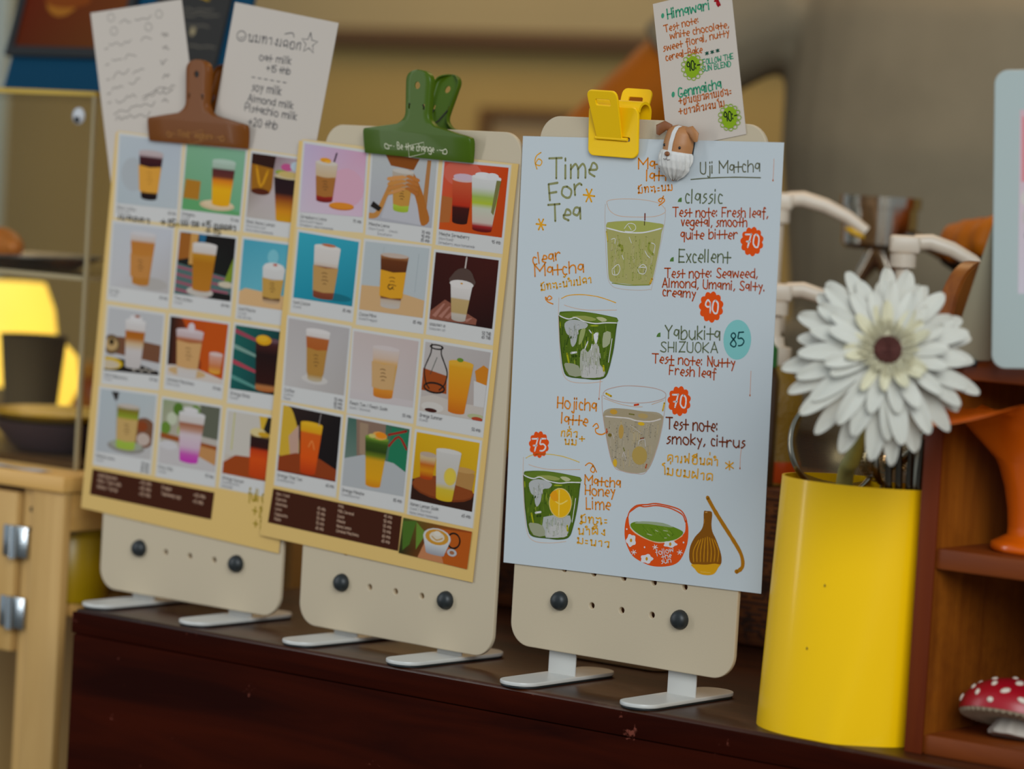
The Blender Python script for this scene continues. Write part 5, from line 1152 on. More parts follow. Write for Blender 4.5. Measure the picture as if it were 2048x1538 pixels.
obj('spots', ds, mat('mushroom_white', ph(200, 194, 180), .6), t, 60)
# photo stand: rounded pale board facing the viewer, easel leg behind
cbl = PY(1983, 737, -.012); yw = math.radians(23)
U = Vector((math.cos(yw), math.sin(yw), 0)); N = Vector((math.sin(yw), -math.cos(yw), 0)); lean = math.radians(1); V = Vector((0, 0, 1)) * math.cos(lean) - N * math.sin(lean); N2 = U.cross(V); rt = Matrix.Rotation(math.radians(3.4), 3, N2); U, V = rt @ U, rt @ V
t = thing('photo_stand', 'pale blue rounded display board with a floral print at the right edge', 'display stand', frame(cbl, U, V, N2))
bm_w, bm_h = .13, .179
obj('board', plate(rrect(0, 0, bm_w, bm_h, .0085), [], .003, .0008), mat('pale_blue_acrylic', ph(152, 168, 168), .35, spec=.3), t, 40)
B = Art(t.matrix_world.copy(), .00155); x0 = .0155
B.poly([(x0, .045), (bm_w - x0, .045), (bm_w - x0, .155), (x0, .155)], [ph(182, 180, 190), ph(182, 180, 190), ph(186, 160, 168), ph(186, 160, 168)]); B.up(); B.poly([(x0 + .0012, .112), (bm_w - x0, .112), (bm_w - x0, .151), (x0 + .0012, .151)], ph(192, 128, 134))
for (x, y, r, c) in [(.022, .108, .0045, (178, 176, 176)), (.0195, .102, .004, (184, 182, 178)), (.024, .098, .005, (190, 186, 184)), (.021, .091, .0045, (176, 172, 170)), (.026, .112, .005, (106, 132, 50)), (.0225, .119, .003, (90, 116, 40)), (.027, .088, .005, (188, 186, 186)), (.021, .080, .0025, (110, 124, 116))]:
    B.up(); B.poly([(x + p * .8, y + q_ * 1.2) for p, q_ in circ(0, 0, r, 9)], ph(*c))
for k in range(14): B.up(); B.poly([(.036 + .018 * (k % 4) + p, .07 + .016 * (k // 4) + q_) for p, q_ in circ(0, 0, .008, 7)], ph(*[(186, 150, 160), (190, 188, 186), (110, 134, 60)][k % 3]))
B.stroke([(.021, .083), (.0225, .076)], .0022, ph(92, 108, 100)); B.build('floral_print', t)
lg = MB(); lg.grid([[(x, y, z) for x, y, z in ((.000, .088, -.0016), (.030, .088, -.0016), (-.006, .0045, -.030), (-.030, .0045, -.030))][k:k + 1] * 1 for k in range(0)] or [[(.000, .088, -.0018), (-.030, .0045, -.030)], [(.030, .088, -.0018), (-.004, .0045, -.030)]])
obj('easel_leg', baked(lg, [('SOLIDIFY', dict(thickness=.002, offset=0))]), mat('easel_grey', ph(132, 130, 110), .5), t)
obj('rubber_foot', MB().box((-.031, .0004, -.033), (-.012, .0046, -.026), .0014), RUB, t)

# ---------------------------------------------------------------- behind the stands: crate, pump bottles, tray
a = PY(1480, 1290, .31)
CRW = wood('crate_wood', ph(84, 44, 14, k=.9), ph(120, 72, 30), 'X', 8, 16, .6, wear=(ph(44, 24, 12), 70, .52, .62))
t = thing('wooden_crate', 'brown wooden crate with dark grain lines standing behind the tea sheet', 'crate', Vector((.02, .40, 0)))
cz = .121
obj('front_board', MB().box((-.28, -.095, .001), (.19, -.083, cz), .002), CRW, t); obj('back_board', MB().box((-.28, .083, .001), (.19, .095, cz), .002), CRW, t)
for x in (-.28, .178): obj('end_board', MB().box((x, -.0829, .001), (x + .012, .0829, cz), .002), CRW, t)
obj('lid_board', MB().box((-.2679, -.0829, cz - .013), (.1779, .0829, cz - .001), .001), CRW, t)
mk = MB()
for k in range(26):
    z = .012 + .0042 * k; x = .0; x0 = -.27 + random.random() * .01
    if k % 9 == 7: continue
    while x0 < .17:
        l_ = random.uniform(.006, .03); mk.box((x0, -.0954, z), (min(x0 + l_, .178), -.0948, z + .0014)); x0 += l_ + random.uniform(.002, .006)
obj('printed_lines', mk, mat('crate_print', ph(46, 24, 12), .7), t, 0)

PW = mat('pump_white', ph(206, 200, 184), .35, spec=.5, sss=.05)
def pump(loc, hz, body, label, group, nz=.055, ang=0, scale=1.0):
    """syrup pump bottle; hz = height of the pump head above its base"""
    t = thing('pump_bottle', label, 'bottle', Matrix.Translation(loc) @ Matrix.Rotation(ang, 4, 'Z'), group)
    prof, m, nk = body
    obj('bottle', MB().lathe(prof, 36), m, t, 50)
    zt = prof[-1][1]
    obj('collar', MB().lathe([(nk, zt - .002), (nk * 1.12, zt), (nk * 1.12, zt + .012), (nk * .7, zt + .013), (nk * .62, zt + .02), (.004, zt + .021)], 28), PW, t, 40)
    obj('stem', MB().lathe([(.0055, zt + .0205), (.0055, hz - .006)], 18), PW, t, 40)
    hd = MB().box((-.011, -.0085, hz - .006), (.012, .0085, hz + .008), .003, 3); hd.lathe([(.010, hz - .016), (.010, hz - .0058)], 20)
    obj('head', hd, PW, t, 40)
    L = nz; obj('nozzle', MB().tube([(.008, 0, hz + .003), (.02, 0, hz + .004), (.02 + L * .35, 0, hz - .0005), (.02 + L * .7, 0, hz - .0085), (.02 + L, 0, hz - .019)], [.0060, .0062, .0058, .0052, .0044], 14, flat=.8, up=(0, 1, 0)), PW, t, 60)
    return t
va = math.atan2(CR.y, CR.x)
SYR = mat('amber_syrup', ph(150, 118, 30), .22, spec=.5, trans=.35, bump=.9, bscale=420)
p1 = PY(1556, 405, .455); t = pump((p1.x, p1.y, cz), p1.z - cz, ([(.001, 0), (.017, 0), (.0175, .004), (.0175, .085), (.012, .105), (.0095, .112)], mat('dark_bottle', ph(70, 48, 20), .2, trans=.2), .0105), 'pump bottle with the highest white nozzle, tip stained yellow, behind the tea sheet', 'white pump bottles', .052, va - .1)
obj('yellow_drip', MB().ball((.02 + .043, 0, p1.z - cz - .0205), (.009, .0035, .0028), Matrix.Rotation(.42, 4, 'Y')), mat('syrup_drip', ph(200, 160, 10), .3), t)
p2 = PY(1808, 492, .38); pump((p2.x, p2.y, cz), p2.z - cz, ([(.001, 0), (.027, 0), (.028, .004), (.028, .060), (.017, .082), (.0125, .088)], mat('clear_syrup', ph(120, 100, 70), .2, trans=.4), .0135), 'white pump bottle with long nozzle pointing over the wooden shelf', 'white pump bottles', .046, va - .05)
p3 = PY(1560, 588, .350); p3b = PY(1556, 975, .350)
t = pump((p3.x - .0035, p3.y, cz), p3.z - cz, ([(.001, 0), (.0255, 0), (.027, .004), (.0265, .018), (.0215, .034), (.0255, .05), (.0265, .062), (.024, .075), (.0155, .088), (.0125, .092)], SYR, .013), 'pump bottle of rough amber syrup beside the tea sheet, nozzle behind the flower', 'white pump bottles', .048, va - .05)
obj('syrup_band', MB().lathe([(.0258, .001), (.0274, .0042), (.0270, .0175), (.0258, .0185)], 36, cap=False), mat('red_orange_syrup', ph(186, 70, 16), .25, trans=.2), t)
g_ = PY(1550, 735, .325); t = thing('squeeze_bottle', 'thin green pointed nozzle of a bottle peeking past the right edge of the tea sheet', 'bottle', Vector((g_.x - .006, g_.y - .0, cz)))
gh = g_.z - cz; obj('bottle', MB().lathe([(.001, 0), (.009, 0), (.0095, .003), (.0095, gh - .01), (.006, gh)], 20), mat('dark_bottle', (1, 1, 1, 1)), t, 50)
obj('cap', MB().lathe([(.0068, gh), (.0066, gh + .014), (.003, gh + .018), (.0007, gh + .026)], 20), mat('green_cap', ph(30, 96, 40), .4), t, 50)
yb = PY(1022, 740, .36); t = thing('cordial_bottle', 'yellow bottle seen in the gap between the middle and right stands', 'bottle', Vector((yb.x + .004, yb.y, cz)))
hh = .155; obj('bottle', MB().lathe([(.001, 0), (.024, 0), (.025, .004), (.025, .095), (.012, .125), (.010, hh)], 28), mat('yellow_cordial', ph(180, 140, 10), .3, trans=.1), t, 50)
obj('cap', MB().lathe([(.0115, hh), (.0115, hh + .014), (.001, hh + .015)], 20), mat('cap_brown', ph(60, 34, 12), .4), t)
t = thing('tray', 'pale cream tray lying on the counter behind the right stand', 'tray', Vector((.015, .168, .0003)))
tr_ = plate(rrect(-.045, -.035, .045, .035, .012), [], .007, .0012); obj('base', tr_, mat('cream_tray', ph(176, 158, 124), .5), t, 40, Matrix.Translation((0, 0, .0036)))
obj('liner', plate(rrect(-.040, -.030, .040, .030, .009), [], .001, .0002), mat('tray_liner', ph(150, 126, 90), .6), t, 40, Matrix.Translation((0, 0, .0077)))

# ---------------------------------------------------------------- barista and portafilter
SKIN = mat('skin', ph(152, 86, 8, k=1.05), .55, spec=.15, vary=.08, vscale=25, sss=.05)
SHIRT = mat('grey_shirt', ph(122, 117, 98), .85, spec=.1, vary=.18, vscale=14, bump=.25, bscale=45)
def limb(mb, pts, rs, n=14): mb.tube(cr(pts, 5), list(np.interp(np.linspace(0, len(pts) - 1, (len(pts) - 1) * 5 + 1), range(len(pts)), rs)), n)
def ell(mb, rows, n=28):
    """stack of ellipses (centre, rx, ry, yaw)"""
    mb.grid([[(c[0] + rx * math.cos(t_) * math.cos(y) - ry * math.sin(t_) * math.sin(y), c[1] + rx * math.cos(t_) * math.sin(y) + ry * math.sin(t_) * math.cos(y), c[2]) for t_ in [2 * math.pi * k / n for k in range(n)]] for c, rx, ry, y in rows], close_u=True, cap=True)
TY = .93
def pp(x, y, d): return PY(x, y, d)
sL = pp(1560, -40, TY - .03)          # shoulder on the left of the picture
cx_ = sL.x + .186; cy_ = TY; yaw_ = math.radians(-6)
sR = Vector((cx_ + .19, TY + .02, sL.z + .005)); zs_ = sL.z
el_l = pp(1075, 385, TY - .12); wr_l = el_l + Vector((-.115, -.16, -.10))
hand_pf = pp(1985, 512, .60); el_r = Vector((hand_pf.x + .17, .78, hand_pf.z + .05))
def fingers(mb, base, d, side, up, curl, L=.072):
    d, side, up = d.normalized(), side.normalized(), up.normalized()
    for k in range(4):
        o = base + side * (.021 * (k - 1.5)); ln_ = L * (.86, 1, .96, .78)[k]; p = [o]; a = curl * .3
        for sgm in (.45, .32, .23): p.append(p[-1] + (d * math.cos(a) - up * math.sin(a)) * ln_ * sgm); a += curl
        limb(mb, [tuple(q) for q in p], (.0095, .009, .0085, .007), 10)
    th = base - d * .045 - side * .036; limb(mb, [tuple(th), tuple(th + d * .03 - side * .018 - up * .012), tuple(th + d * .058 - side * .012 - up * .026)], (.012, .0105, .008), 10)
body = MB()
ell(body, [((cx_, cy_, FLZ + .86), .15, .105, yaw_), ((cx_, cy_, FLZ + .95), .158, .108, yaw_), ((cx_, cy_, zs_ - .36), .135, .095, yaw_), ((cx_, cy_, zs_ - .14), .158, .108, yaw_), ((cx_, cy_, zs_ - .02), .16, .09, yaw_), ((cx_, cy_, zs_ + .035), .10, .07, yaw_), ((cx_, cy_ - .005, zs_ + .06), .050, .052, yaw_), ((cx_, cy_ - .02, zs_ + .13), .046, .051, yaw_)])
hc = Vector((cx_, cy_ - .045, zs_ + .245))
hm = Matrix.Rotation(yaw_, 4, 'Z') @ Matrix.Rotation(.22, 4, 'X')
body.ball(hc + Vector((0, .018, .03)), (.076, .092, .086), hm); body.ball(hc + Vector((0, -.018, -.035)), (.058, .070, .072), hm)
fz = lambda x, y, z: hc + (hm @ Vector((x, y, z)))
body.ball(fz(0, -.098, -.020), (.012, .016, .014)); body.ball(fz(0, -.09, .0), (.008, .012, .028)); body.ball(fz(0, -.086, -.058), (.022, .010, .007))
for sx in (-1, 1): body.ball(fz(sx * .076, .015, -.01), (.008, .018, .030)); body.ball(fz(sx * .03, -.076, .012), (.016, .012, .012))
limb(body, [tuple(sL), tuple(sL * .5 + el_l * .5 + Vector((0, 0, -.004))), tuple(el_l), tuple(el_l * .5 + wr_l * .5), tuple(wr_l)], (.052, .044, .038, .034, .026))
limb(body, [tuple(sR), tuple(sR * .5 + el_r * .5 + Vector((.02, 0, 0))), tuple(el_r), tuple(el_r * .5 + hand_pf * .5), tuple(hand_pf + Vector((.055, .02, .0)))], (.052, .046, .039, .036, .027))
# hands
dl = (wr_l - el_l).normalized(); hb = wr_l + dl * .05
body.ball(wr_l + dl * .045, (.036, .048, .018), dl.to_track_quat('Y', 'Z').to_matrix().to_4x4()); fingers(body, wr_l + dl * .085, dl, Vector((1, -.5, 0)), Vector((0, 0, 1)), .35)
gd = (Vector((PY(1890, 480, .55) - PY(1930, 490, .55)))).normalized()
body.ball(hand_pf + Vector((.022, .010, .016)), (.040, .034, .020), gd.to_track_quat('X', 'Z').to_matrix().to_4x4())
fingers(body, hand_pf + Vector((.006, -.012, .022)), Vector((-.25, -.55, .15)), gd.cross(Vector((0, 0, 1))).cross(Vector((0, 0, 1))) * .0 + Vector((-.8, .5, -.1)), Vector((0, .35, 1)), 1.0, .06)
# legs
for sx in (-1, 1):
    hx = cx_ + sx * .085; limb(body, [(hx, cy_, FLZ + .90), (hx + sx * .01, cy_ - .01, FLZ + .49), (hx + sx * .015, cy_ + .02, FLZ + .09)], (.088, .058, .040)); body.ball((hx + sx * .018, cy_ - .055, FLZ + .033), (.042, .115, .032))
me = baked(body, [('REMESH', dict(mode='VOXEL', voxel_size=.0055)), ('SMOOTH', dict(factor=.5, iterations=4))])
P = obj('person', me, SKIN, None, 80); tag(P, 'person in a grey short-sleeved shirt behind the counter holding a portafilter', 'person')
sh = MB()
ell(sh, [((cx_, cy_, FLZ + .84), .180, .128, yaw_), ((cx_, cy_, FLZ + .95), .182, .13, yaw_), ((cx_, cy_, zs_ - .36), .150, .115, yaw_), ((cx_, cy_, zs_ - .16), .180, .128, yaw_), ((cx_, cy_, zs_ - .03), .188, .112, yaw_), ((cx_, cy_, zs_ + .030), .140, .085, yaw_), ((cx_, cy_, zs_ + .058), .066, .064, yaw_)])
hl = sL + (el_l - sL) * .42; hr = sR + (el_r - sR) * .5
limb(sh, [tuple(sL + Vector((.04, 0, -.022))), tuple(sL * .5 + hl * .5 + Vector((0, 0, -.008))), tuple(hl)], (.052, .056, .055)); limb(sh, [tuple(sR - Vector((.04, 0, .022))), tuple(sR * .5 + hr * .5 + Vector((0, 0, -.008))), tuple(hr)], (.052, .056, .055))
me = baked(sh, [('REMESH', dict(mode='VOXEL', voxel_size=.007)), ('SMOOTH', dict(factor=.5, iterations=5))]); obj('shirt', me, SHIRT, P, 80)
tr2 = MB()
ell(tr2, [((cx_, cy_, FLZ + .80), .168, .12, yaw_), ((cx_, cy_, FLZ + .93), .168, .118, yaw_)])
for sx in (-1, 1): hx = cx_ + sx * .085; limb(tr2, [(hx, cy_, FLZ + .88), (hx + sx * .01, cy_ - .01, FLZ + .49), (hx + sx * .015, cy_ + .02, FLZ + .10)], (.099, .074, .062))
me = baked(tr2, [('REMESH', dict(mode='VOXEL', voxel_size=.008)), ('SMOOTH', dict(factor=.5, iterations=4))]); obj('trousers', me, mat('trousers_dark', ph(40, 38, 36), .8), P, 80)
hr_ = MB(); hr_.ball(hc + Vector((0, .028, .045)), (.083, .096, .084), hm); obj('hair', hr_, mat('hair_black', (.012, .01, .009, 1), .5), P, 60)

pfc = PY(1760, 446, .60); ax = (PY(1890, 482, .60) - PY(1845, 462, .60)).normalized()
t = thing('portafilter', 'blurred chrome espresso portafilter with black handle held by the person', 'portafilter', Vector(pfc))
CH = mat('chrome', (.46, .40, .32, 1), .16, 1)
obj('basket', MB().lathe([(.028, -.022), (.0315, -.018), (.0315, .012), (.034, .0125), (.034, .022), (.030, .022), (.029, .006), (.0285, -.010), (.001, -.012)], 40), CH, t, 40)
obj('coffee', MB().lathe([(.0285, .004), (.001, .006)], 30), mat('ground_coffee', ph(50, 28, 12), .9, bump=.8, bscale=900), t)
spt = MB()
for sx in (-1, 1): spt.tube([(0, 0, -.021), (sx * .006, sx * .002, -.034), (sx * .013, sx * .004, -.046), (sx * .014, sx * .004, -.062)], [.010, .008, .0065, .005], 14)
obj('spout', spt, CH, t, 60)
a0 = ax * .030; obj('neck', MB().tube([a0 + Vector((0, 0, -.002)), a0 + ax * .022, a0 + ax * .040], [.0075, .0065, .0085], 16), CH, t, 60)
obj('handle', MB().tube([a0 + ax * .040, a0 + ax * .055, a0 + ax * .105, a0 + ax * .150, a0 + ax * .156], [.0100, .0125, .0125, .0145, .009], 18), mat('black_handle', (.01, .01, .01, 1), .35), t, 60)

# ---------------------------------------------------------------- left: bamboo cabinet, display case
BB = wood('bamboo', ph(196, 158, 92, k=.74), ph(214, 178, 112, k=.74), 'Z', 5, 12, .5, spec=.25, wear=(ph(158, 112, 48), 16, .68, .76)); BBX = wood('bamboo_rail', ph(198, 156, 82, k=.92), ph(214, 174, 102, k=.92), 'X', 5, 12, .45)
CY0 = .056; CX1 = PY(127, 1050, CY0).x; CZ1 = PY(125, 953, CY0).z; CX0 = -.98; CD = .30
t = thing('bamboo_cabinet', 'light bamboo cabinet with steel door hinges left of the dark counter', 'cabinet', Vector((CX0, CY0, FLZ)))
T0 = Matrix.Translation((-CX0, -CY0, -FLZ)); w0 = CX1 - CX0; hgt = CZ1 - FLZ
def cb(name, lo, hi, m=BB, b=.0015, par=None): return obj(name, MB().box(lo, hi, b), m, par or t)
cb('post', (w0 - .0365, 0, 0), (w0, .0085, hgt - .013)); cb('post', (w0 - .030, CD - .03, 0), (w0, CD, hgt - .013)); cb('post', (0, 0, 0), (.0365, .03, hgt - .013)); cb('post', (0, CD - .03, 0), (.03, CD, hgt - .013))
cb('top', (-.004, -.004, hgt - .0128), (w0 + .002, CD + .004, hgt), BBX)
cb('side_rail', (w0 - .010, .0088, hgt - .044), (w0 - .001, CD - .0302, hgt - .0132), BBX); cb('side_rail', (w0 - .010, .0088, hgt - .42), (w0 - .001, CD - .0302, hgt - .39), BBX)
st_ = cb('hinge_stile', (w0 - .050, .004, .02), (w0 - .0367, .024, hgt - .0132))
hol = MB()
for z in (hgt - .030, hgt - .046): hol.lathe([(.0022, 0), (.0022, -.0012)], 12, Matrix.Translation((w0 - .0405, .0038, z)) @ Matrix.Rotation(math.pi / 2, 4, 'X'))
obj('screw_holes', hol, mat('hole_dark', (.02, .012, .006, 1), .8), st_)
dr = cb('door', (.038, .001, PY(10, 1302, CY0).z - FLZ), (w0 - .0545, .016, hgt - .018)); obj('handle', MB().tube([(.08, .0005, hgt - .12), (.08, -.02, hgt - .11), (.08, -.02, hgt - .06), (.08, .0005, hgt - .05)], .004, 10), mat('steel', (.5, .5, .5, 1), .3, 1), dr)
HG = mat('hinge_steel', (.50, .54, .56, 1), .25, 1)
for py in (1083, 1226):
    c_ = PY(30, py, CY0 - .002); z = c_.z - FLZ; x = w0 - .0520
    h_ = MB().box((x - .014, -.0016, z - .0125), (x + .014, .0005, z + .0125), .0008); h_.lathe([(.0042, -.013), (.0042, .013)], 16, Matrix.Translation((x, -.0030, z))); obj('hinge', h_, HG, t, 40)
cb('shelf', (.03, .03, hgt - .115), (w0 - .017, CD - .004, hgt - .105), BBX)
cb('back_panel', (.0305, CD - .010, .02), (w0 - .0305, CD - .002, hgt - .0132))
t2 = thing('canister', 'yellow canister inside the open side of the bamboo cabinet', 'canister', Vector((CX1 - .042, CY0 + .050, CZ1 - .105)))
obj('body', MB().lathe([(.001, .0005), (.030, .0005), (.031, .003), (.031, .052), (.029, .055)], 32), mat('yellow_tin', ph(168, 140, 8), .35), t2, 50); obj('lid', MB().lathe([(.0315, .0552), (.0315, .060), (.029, .0615), (.001, .0615)], 32), MATS['yellow_tin'], t2, 50)

AC = acrylic('clear_acrylic', (.975, .965, .935, 1)); AE = mat('acrylic_edge', ph(176, 164, 124), .2, spec=.6, trans=.3)
kx1 = PY(153, 935, .10).x; kz1 = PY(190, 185, .10).z; kx0 = -.88; kd = .22; H_ = kz1 - CZ1
t = thing('display_case', 'clear acrylic display case standing on the bamboo cabinet at far left', 'display case', Vector((kx0, .10, CZ1 + .0005)))
W_ = kx1 - kx0; g = .003
for nme, lo, hi in (('front_pane', (g, 0, 0), (W_ - g, g, H_ - g)), ('side_pane', (W_ - g, 0, 0), (W_, kd, H_ - g)), ('side_pane', (0, 0, 0), (g, kd, H_ - g)), ('back_pane', (g, kd - g, 0), (W_ - g, kd, H_ - g)), ('top_pane', (0, 0, H_ - g), (W_, kd, H_)), ('shelf_pane', (g, g, .152), (W_ - g, kd - g, .152 + g))):
    obj(nme, MB().box(lo, hi), AC, t, 0)
ed = MB()
for y in (0, kd - g): obj('corner_edge', MB().box((W_ - g * 1.05, y - .0002, 0), (W_ + .0002, y + g, H_ - g)), AE, t, 0)
ed = MB().box((-.0003, -.0003, H_ - g * 1.2), (W_ + .0003, .0032, H_ + .0004)); ed.box((W_ - .0032, .0034, H_ - g * 1.2), (W_ + .0003, kd, H_ + .0004)); obj('top_edge', ed, mat('acrylic_top_edge', ph(176, 150, 60), .25), t, 0)
ed = MB().box((g, -.0003, .1518), (W_ - .004, .0004, .1555)); ed.box((W_ - .0004, .002, .1518), (W_ + .0004, kd - g, .1555)); obj('shelf_edge', ed, AE, t, 0)
obj('base', MB().box((g, g, .0002), (W_ - g, kd - g, .0042)), mat('case_base', ph(100, 74, 40), .5), t, 0)
ep = PY(158, 232, .0995); t = thing('googly_eye', 'white googly eye sticker on the front pane of the display case', 'sticker', Vector((ep.x, .0996, ep.z)))
RX = Matrix.Rotation(math.pi / 2, 4, 'X')
obj('white', MB().lathe([(.0068, 0), (.0066, .0012), (.004, .0024), (.0005, .0028)], 28, RX), mat('eye_white', ph(190, 198, 204), .3), t, 60)
obj('pupil', MB().lathe([(.0032, 0), (.003, .0008), (.0004, .0009)], 20, Matrix.Translation((.0002, -.0019, -.0026)) @ RX), mat('eye_black', (.006, .005, .005, 1)), t, 60)
zsh = CZ1 + .0005 + .155 + .0006
pl = PY(25, 505, .168); t = thing('plate', 'dark metal plate on the upper shelf of the display case', 'plate', Vector((pl.x, .183, zsh)))
obj('dish', MB().lathe([(.001, 0), (.045, 0), (.058, .006), (.066, .009), (.0655, .0105), (.056, .0075), (.044, .0025), (.001, .0025)], 40), mat('plate_dark', (.12, .11, .10, 1), .3, .8), t, 60)
obj('paper_liner', MB().lathe([(.001, .0028), (.035, .0028), (.036, .0034), (.001, .0036)], 30), mat('liner_white', ph(168, 166, 160), .7), t)
t = thing('croissant', 'golden brown croissant on the plate in the display case', 'pastry', Vector((pl.x - .020, .166, zsh + .0042)))
cm_ = MB(); pts = [(-.034 + .068 * k / 10, .012 * math.cos(math.pi * (k / 10 - .5)) - .008, .0115) for k in range(11)]
cm_.tube(cr(pts, 4), [.004 + .0135 * math.sin(math.pi * min(1, max(.02, k / 40))) ** .8 * (1 + .10 * math.sin(k * 1.55)) * .83 for k in range(41)], 20); obj('crust', cm_, mat('crust', ph(176, 106, 22), .45, vary=.35, vscale=60), t, 60)
bo = PY(112, 880, .16); zb = CZ1 + .0052
t = thing('bowl', 'dark purple-grey bowl on the floor of the display case', 'bowl', Vector((bo.x - .004, .167, zb)))
obj('shell', MB().lathe([(.001, 0), (.032, 0), (.038, .004), (.050, .017), (.056, .025), (.0545, .0255), (.047, .0175), (.035, .006), (.001, .005)], 44), mat('bowl_dark', ph(70, 58, 64), .35), t, 60)
t = thing('yellow_plate', 'yellow plate resting on the rim of the dark bowl in the display case', 'plate', Vector((bo.x - .004, .167, zb + .0252)))
obj('dish', MB().lathe([(.001, .0004), (.045, .0004), (.052, .005), (.059, .0075), (.0585, .0087), (.051, .0066), (.044, .0026), (.001, .0022)], 44), mat('yellow_glaze', ph(196, 160, 10), .3), t, 60)
# warm lamp behind the case and amber jar, grey cup seen through the acrylic
GLOW = mat('lamp_glow', (.9, .7, .2, 1), .5, emit=(1, .68, .08, 1), es=1.1)
lp = PY(22, 660, .42); t = thing('table_lamp', 'glowing warm yellow lamp behind the left end of the display case', 'lamp', Vector((lp.x - .02, .44, CZ1 - .08)))
lz = lp.z - (CZ1 - .08)
obj('base', MB().lathe([(.001, 0), (.05, 0), (.05, .01), (.008, .016), (.007, lz - .07)], 28), mat('lamp_base', ph(90, 60, 20), .4), t)
obj('shade', MB().lathe([(.036, lz - .055), (.046, lz - .02), (.040, lz + .02), (.030, lz + .045)], 32), GLOW, t, 60)
lp2 = PY(102, 745, .40); t = thing('glass_lantern', 'small glowing amber lantern seen through the right part of the display case', 'lamp', Vector((lp2.x, .40, CZ1 - .08)))
lz = lp2.z - (CZ1 - .08); obj('base', MB().lathe([(.001, 0), (.03, 0), (.03, lz - .04), (.02, lz - .032)], 24), mat('lantern_wood', ph(110, 56, 12), .5), t); obj('globe', MB().lathe([(.018, lz - .032), (.028, lz - .012), (.024, lz + .016), (.010, lz + .03)], 28), GLOW, t, 60)
sb = thing('back_counter', 'blurred brown wooden worktop behind the display case', 'counter', Vector((-.78, .52, FLZ)))
obj('top', MB().box((-.55, -.155, CZ1 - .10 - FLZ), (.34, .12, CZ1 - .0803 - FLZ), .003), mat('worktop_brown', ph(140, 84, 26), .5), sb); obj('cabinet_body', MB().box((-.54, -.14, .0), (.335, .11, CZ1 - .1003 - FLZ), .002), mat('worktop_front', ph(120, 70, 22), .6), sb)
aj = PY(178, 800, .56); t = thing('amber_jar', 'amber orange glass jar blurred behind the corner of the display case', 'jar', Vector((aj.x, .56, CZ1 - .08)))
obj('glass', MB().lathe([(.001, 0), (.042, 0), (.044, .004), (.044, .10), (.036, .115)], 32), mat('amber_glass', ph(150, 84, 10), .15, trans=.3), t, 60); obj('lid', MB().lathe([(.038, .1155), (.038, .128), (.001, .129)], 28), mat('jar_lid', ph(150, 120, 50), .4), t, 50)
gc = PY(62, 790, .262); t = thing('paper_cup', 'grey paper cup standing in the display case beside the bowl', 'cup', Vector((gc.x, .262, zb)))
gch = .085; obj('cup', MB().lathe([(.001, 0), (.021, 0), (.029, gch), (.0305, gch + .002), (.028, gch + .001), (.020, .003), (.001, .003)], 32), mat('paper_grey', ph(88, 76, 48), .7), t, 50)
tp = PZ(22, 938, CZ1 + .0004); t = thing('paper_napkin', 'white paper napkin at the front left edge of the cabinet top', 'napkin', Vector((tp.x - .02, CY0 + .008, CZ1 + .0004)))
nk = MB(); nk.grid([[(-.05 + .01 * i, .0 + .006 * j * .6 - .006, .0006 + .0006 * math.sin(i * 1.3 + j)) for i in range(11)] for j in range(4)]); obj('sheet', baked(nk, [('SOLIDIFY', dict(thickness=.0003))]), mat('napkin_white', ph(176, 178, 180), .7), t)

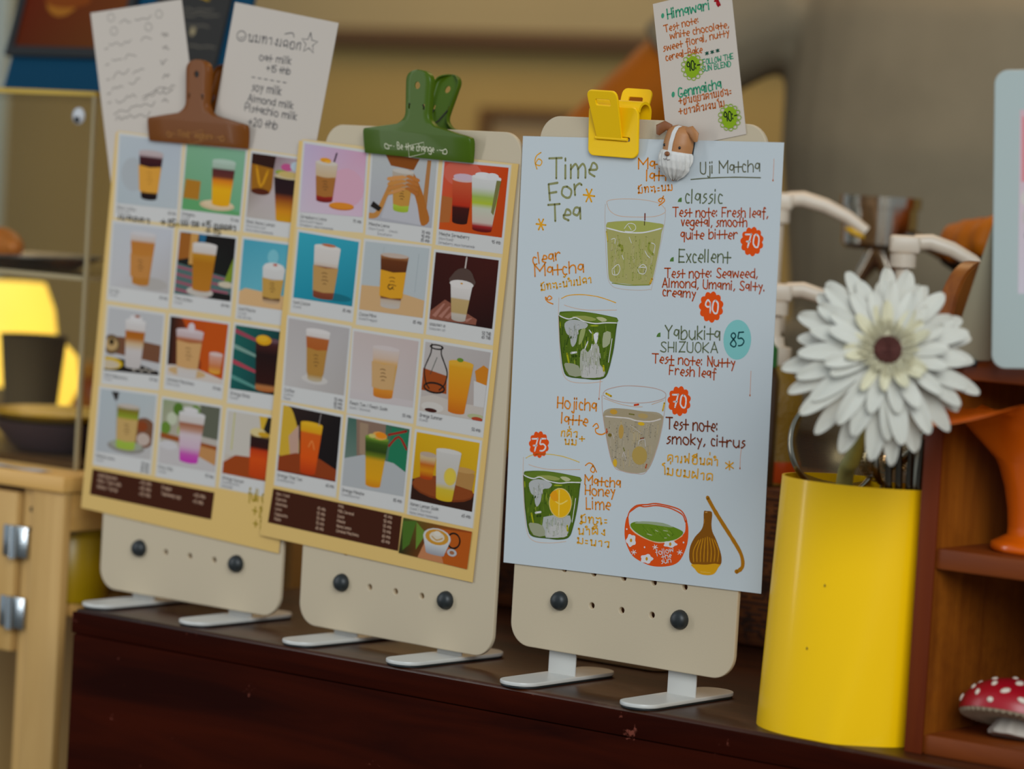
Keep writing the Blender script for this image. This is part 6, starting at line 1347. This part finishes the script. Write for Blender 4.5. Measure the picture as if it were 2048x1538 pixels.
# ---------------------------------------------------------------- leaning teal sign with framed picture and chalkboard, on top of the case
kt = kz1 + .0008; sy = .235; c0 = PY(15, 165, sy); c1 = PY(441, 150, sy); ln = math.radians(15)
U = Vector((1, 0, 0)); V = Vector((0, math.sin(ln), math.cos(ln))); N = U.cross(V)
SXL = PY(10, 165, sy).x; Wd = PY(462, 150, sy).x - SXL; Hh = .20
t = thing('sign_board', 'teal blue board leaning back on top of the display case', 'sign', frame(Vector((SXL, sy, kt + .001)), U, V, N))
obj('panel', plate(rrect(0, 0, Wd, Hh, .003), [], .006, .001), mat('teal_paint', ph(0, 60, 88), .6, spec=.15), t, 40)
def onplane(x, y, off):
    O_ = t.matrix_world.to_translation() + N * off; v = ray(x, y); q = CAM + v * ((O_ - CAM).dot(N) / v.dot(N)) - O_; return (q.dot(U), q.dot(V))
SM = t.matrix_world.copy(); fa = onplane(12, 112, .005); fb = onplane(196, 122, .005); ca = onplane(372, 150, .005); cb_ = onplane(408, 122, .005)
fy = fa[1]; t2 = thing('framed_picture', 'black framed print of a dark red picture on the teal board', 'picture', SM @ Matrix.Translation((fa[0], fy, .0056)))
fw = fb[0] - fa[0] + .03; fh = .15
obj('frame', plate(rrect(0, 0, fw, fh, .001), [rrect(.009, .009, fw - .009, fh - .009, .001)], .005, .0006), mat('frame_black', (.012, .010, .008, 1), .4), t2, 40)
B = Art(t2.matrix_world.copy(), .0002); B.poly([(.008, .008), (fw - .008, .008), (fw - .008, fh - .008), (.008, fh - .008)], [ph(84, 34, 14), ph(96, 56, 24), ph(110, 50, 20), ph(104, 26, 12)])
for x, y, rx, ry, c in ((.38, .46, .16, .16, (150, 96, 32)), (.42, .60, .11, .2, (168, 160, 152)), (.75, .62, .2, .14, (172, 158, 140)), (.7, .50, .14, .06, (150, 110, 50)), (.95, .66, .12, .1, (128, 126, 40)), (.42, .4, .2, .05, (120, 60, 20))):
    B.up(); B.poly([(fw * x + p, fw * y * .9 + q_) for p, q_ in circ(0, 0, rx * fw, 16, ry * fw)], ph(*c))
B.build('print', t2)
cw = .085
t3 = thing('chalkboard', 'black chalkboard panel with faint chalk marks on the right of the teal board', 'chalkboard', SM @ Matrix.Translation((Wd - .020 - cw, .010, .0050)))
obj('panel', plate(rrect(0, 0, cw, .17, .001), [], .003, .0005), mat('chalkboard_black', ph(34, 32, 28), .7), t3, 40)
B = Art(t3.matrix_world.copy(), .0017); CK = ph(120, 116, 104)
for y, x0, x1 in ((.062, .1, .9), (.066, .2, .8), (.052, .5, .8), (.034, .3, .95), (.018, .2, .7)): B.up(); B.stroke([(cw * (x0 + (x1 - x0) * k / 9), y + random.uniform(-.0016, .0016)) for k in range(10)], .0007, CK)
B.up(); B.poly([(cw * .55, .078), (cw * .68, .082), (cw * .72, .074)], ph(170, 140, 30)); B.up(); B.poly(circ(cw * .6, .047, .003, 8, .004), ph(150, 140, 110)); B.build('chalk_marks', t3)
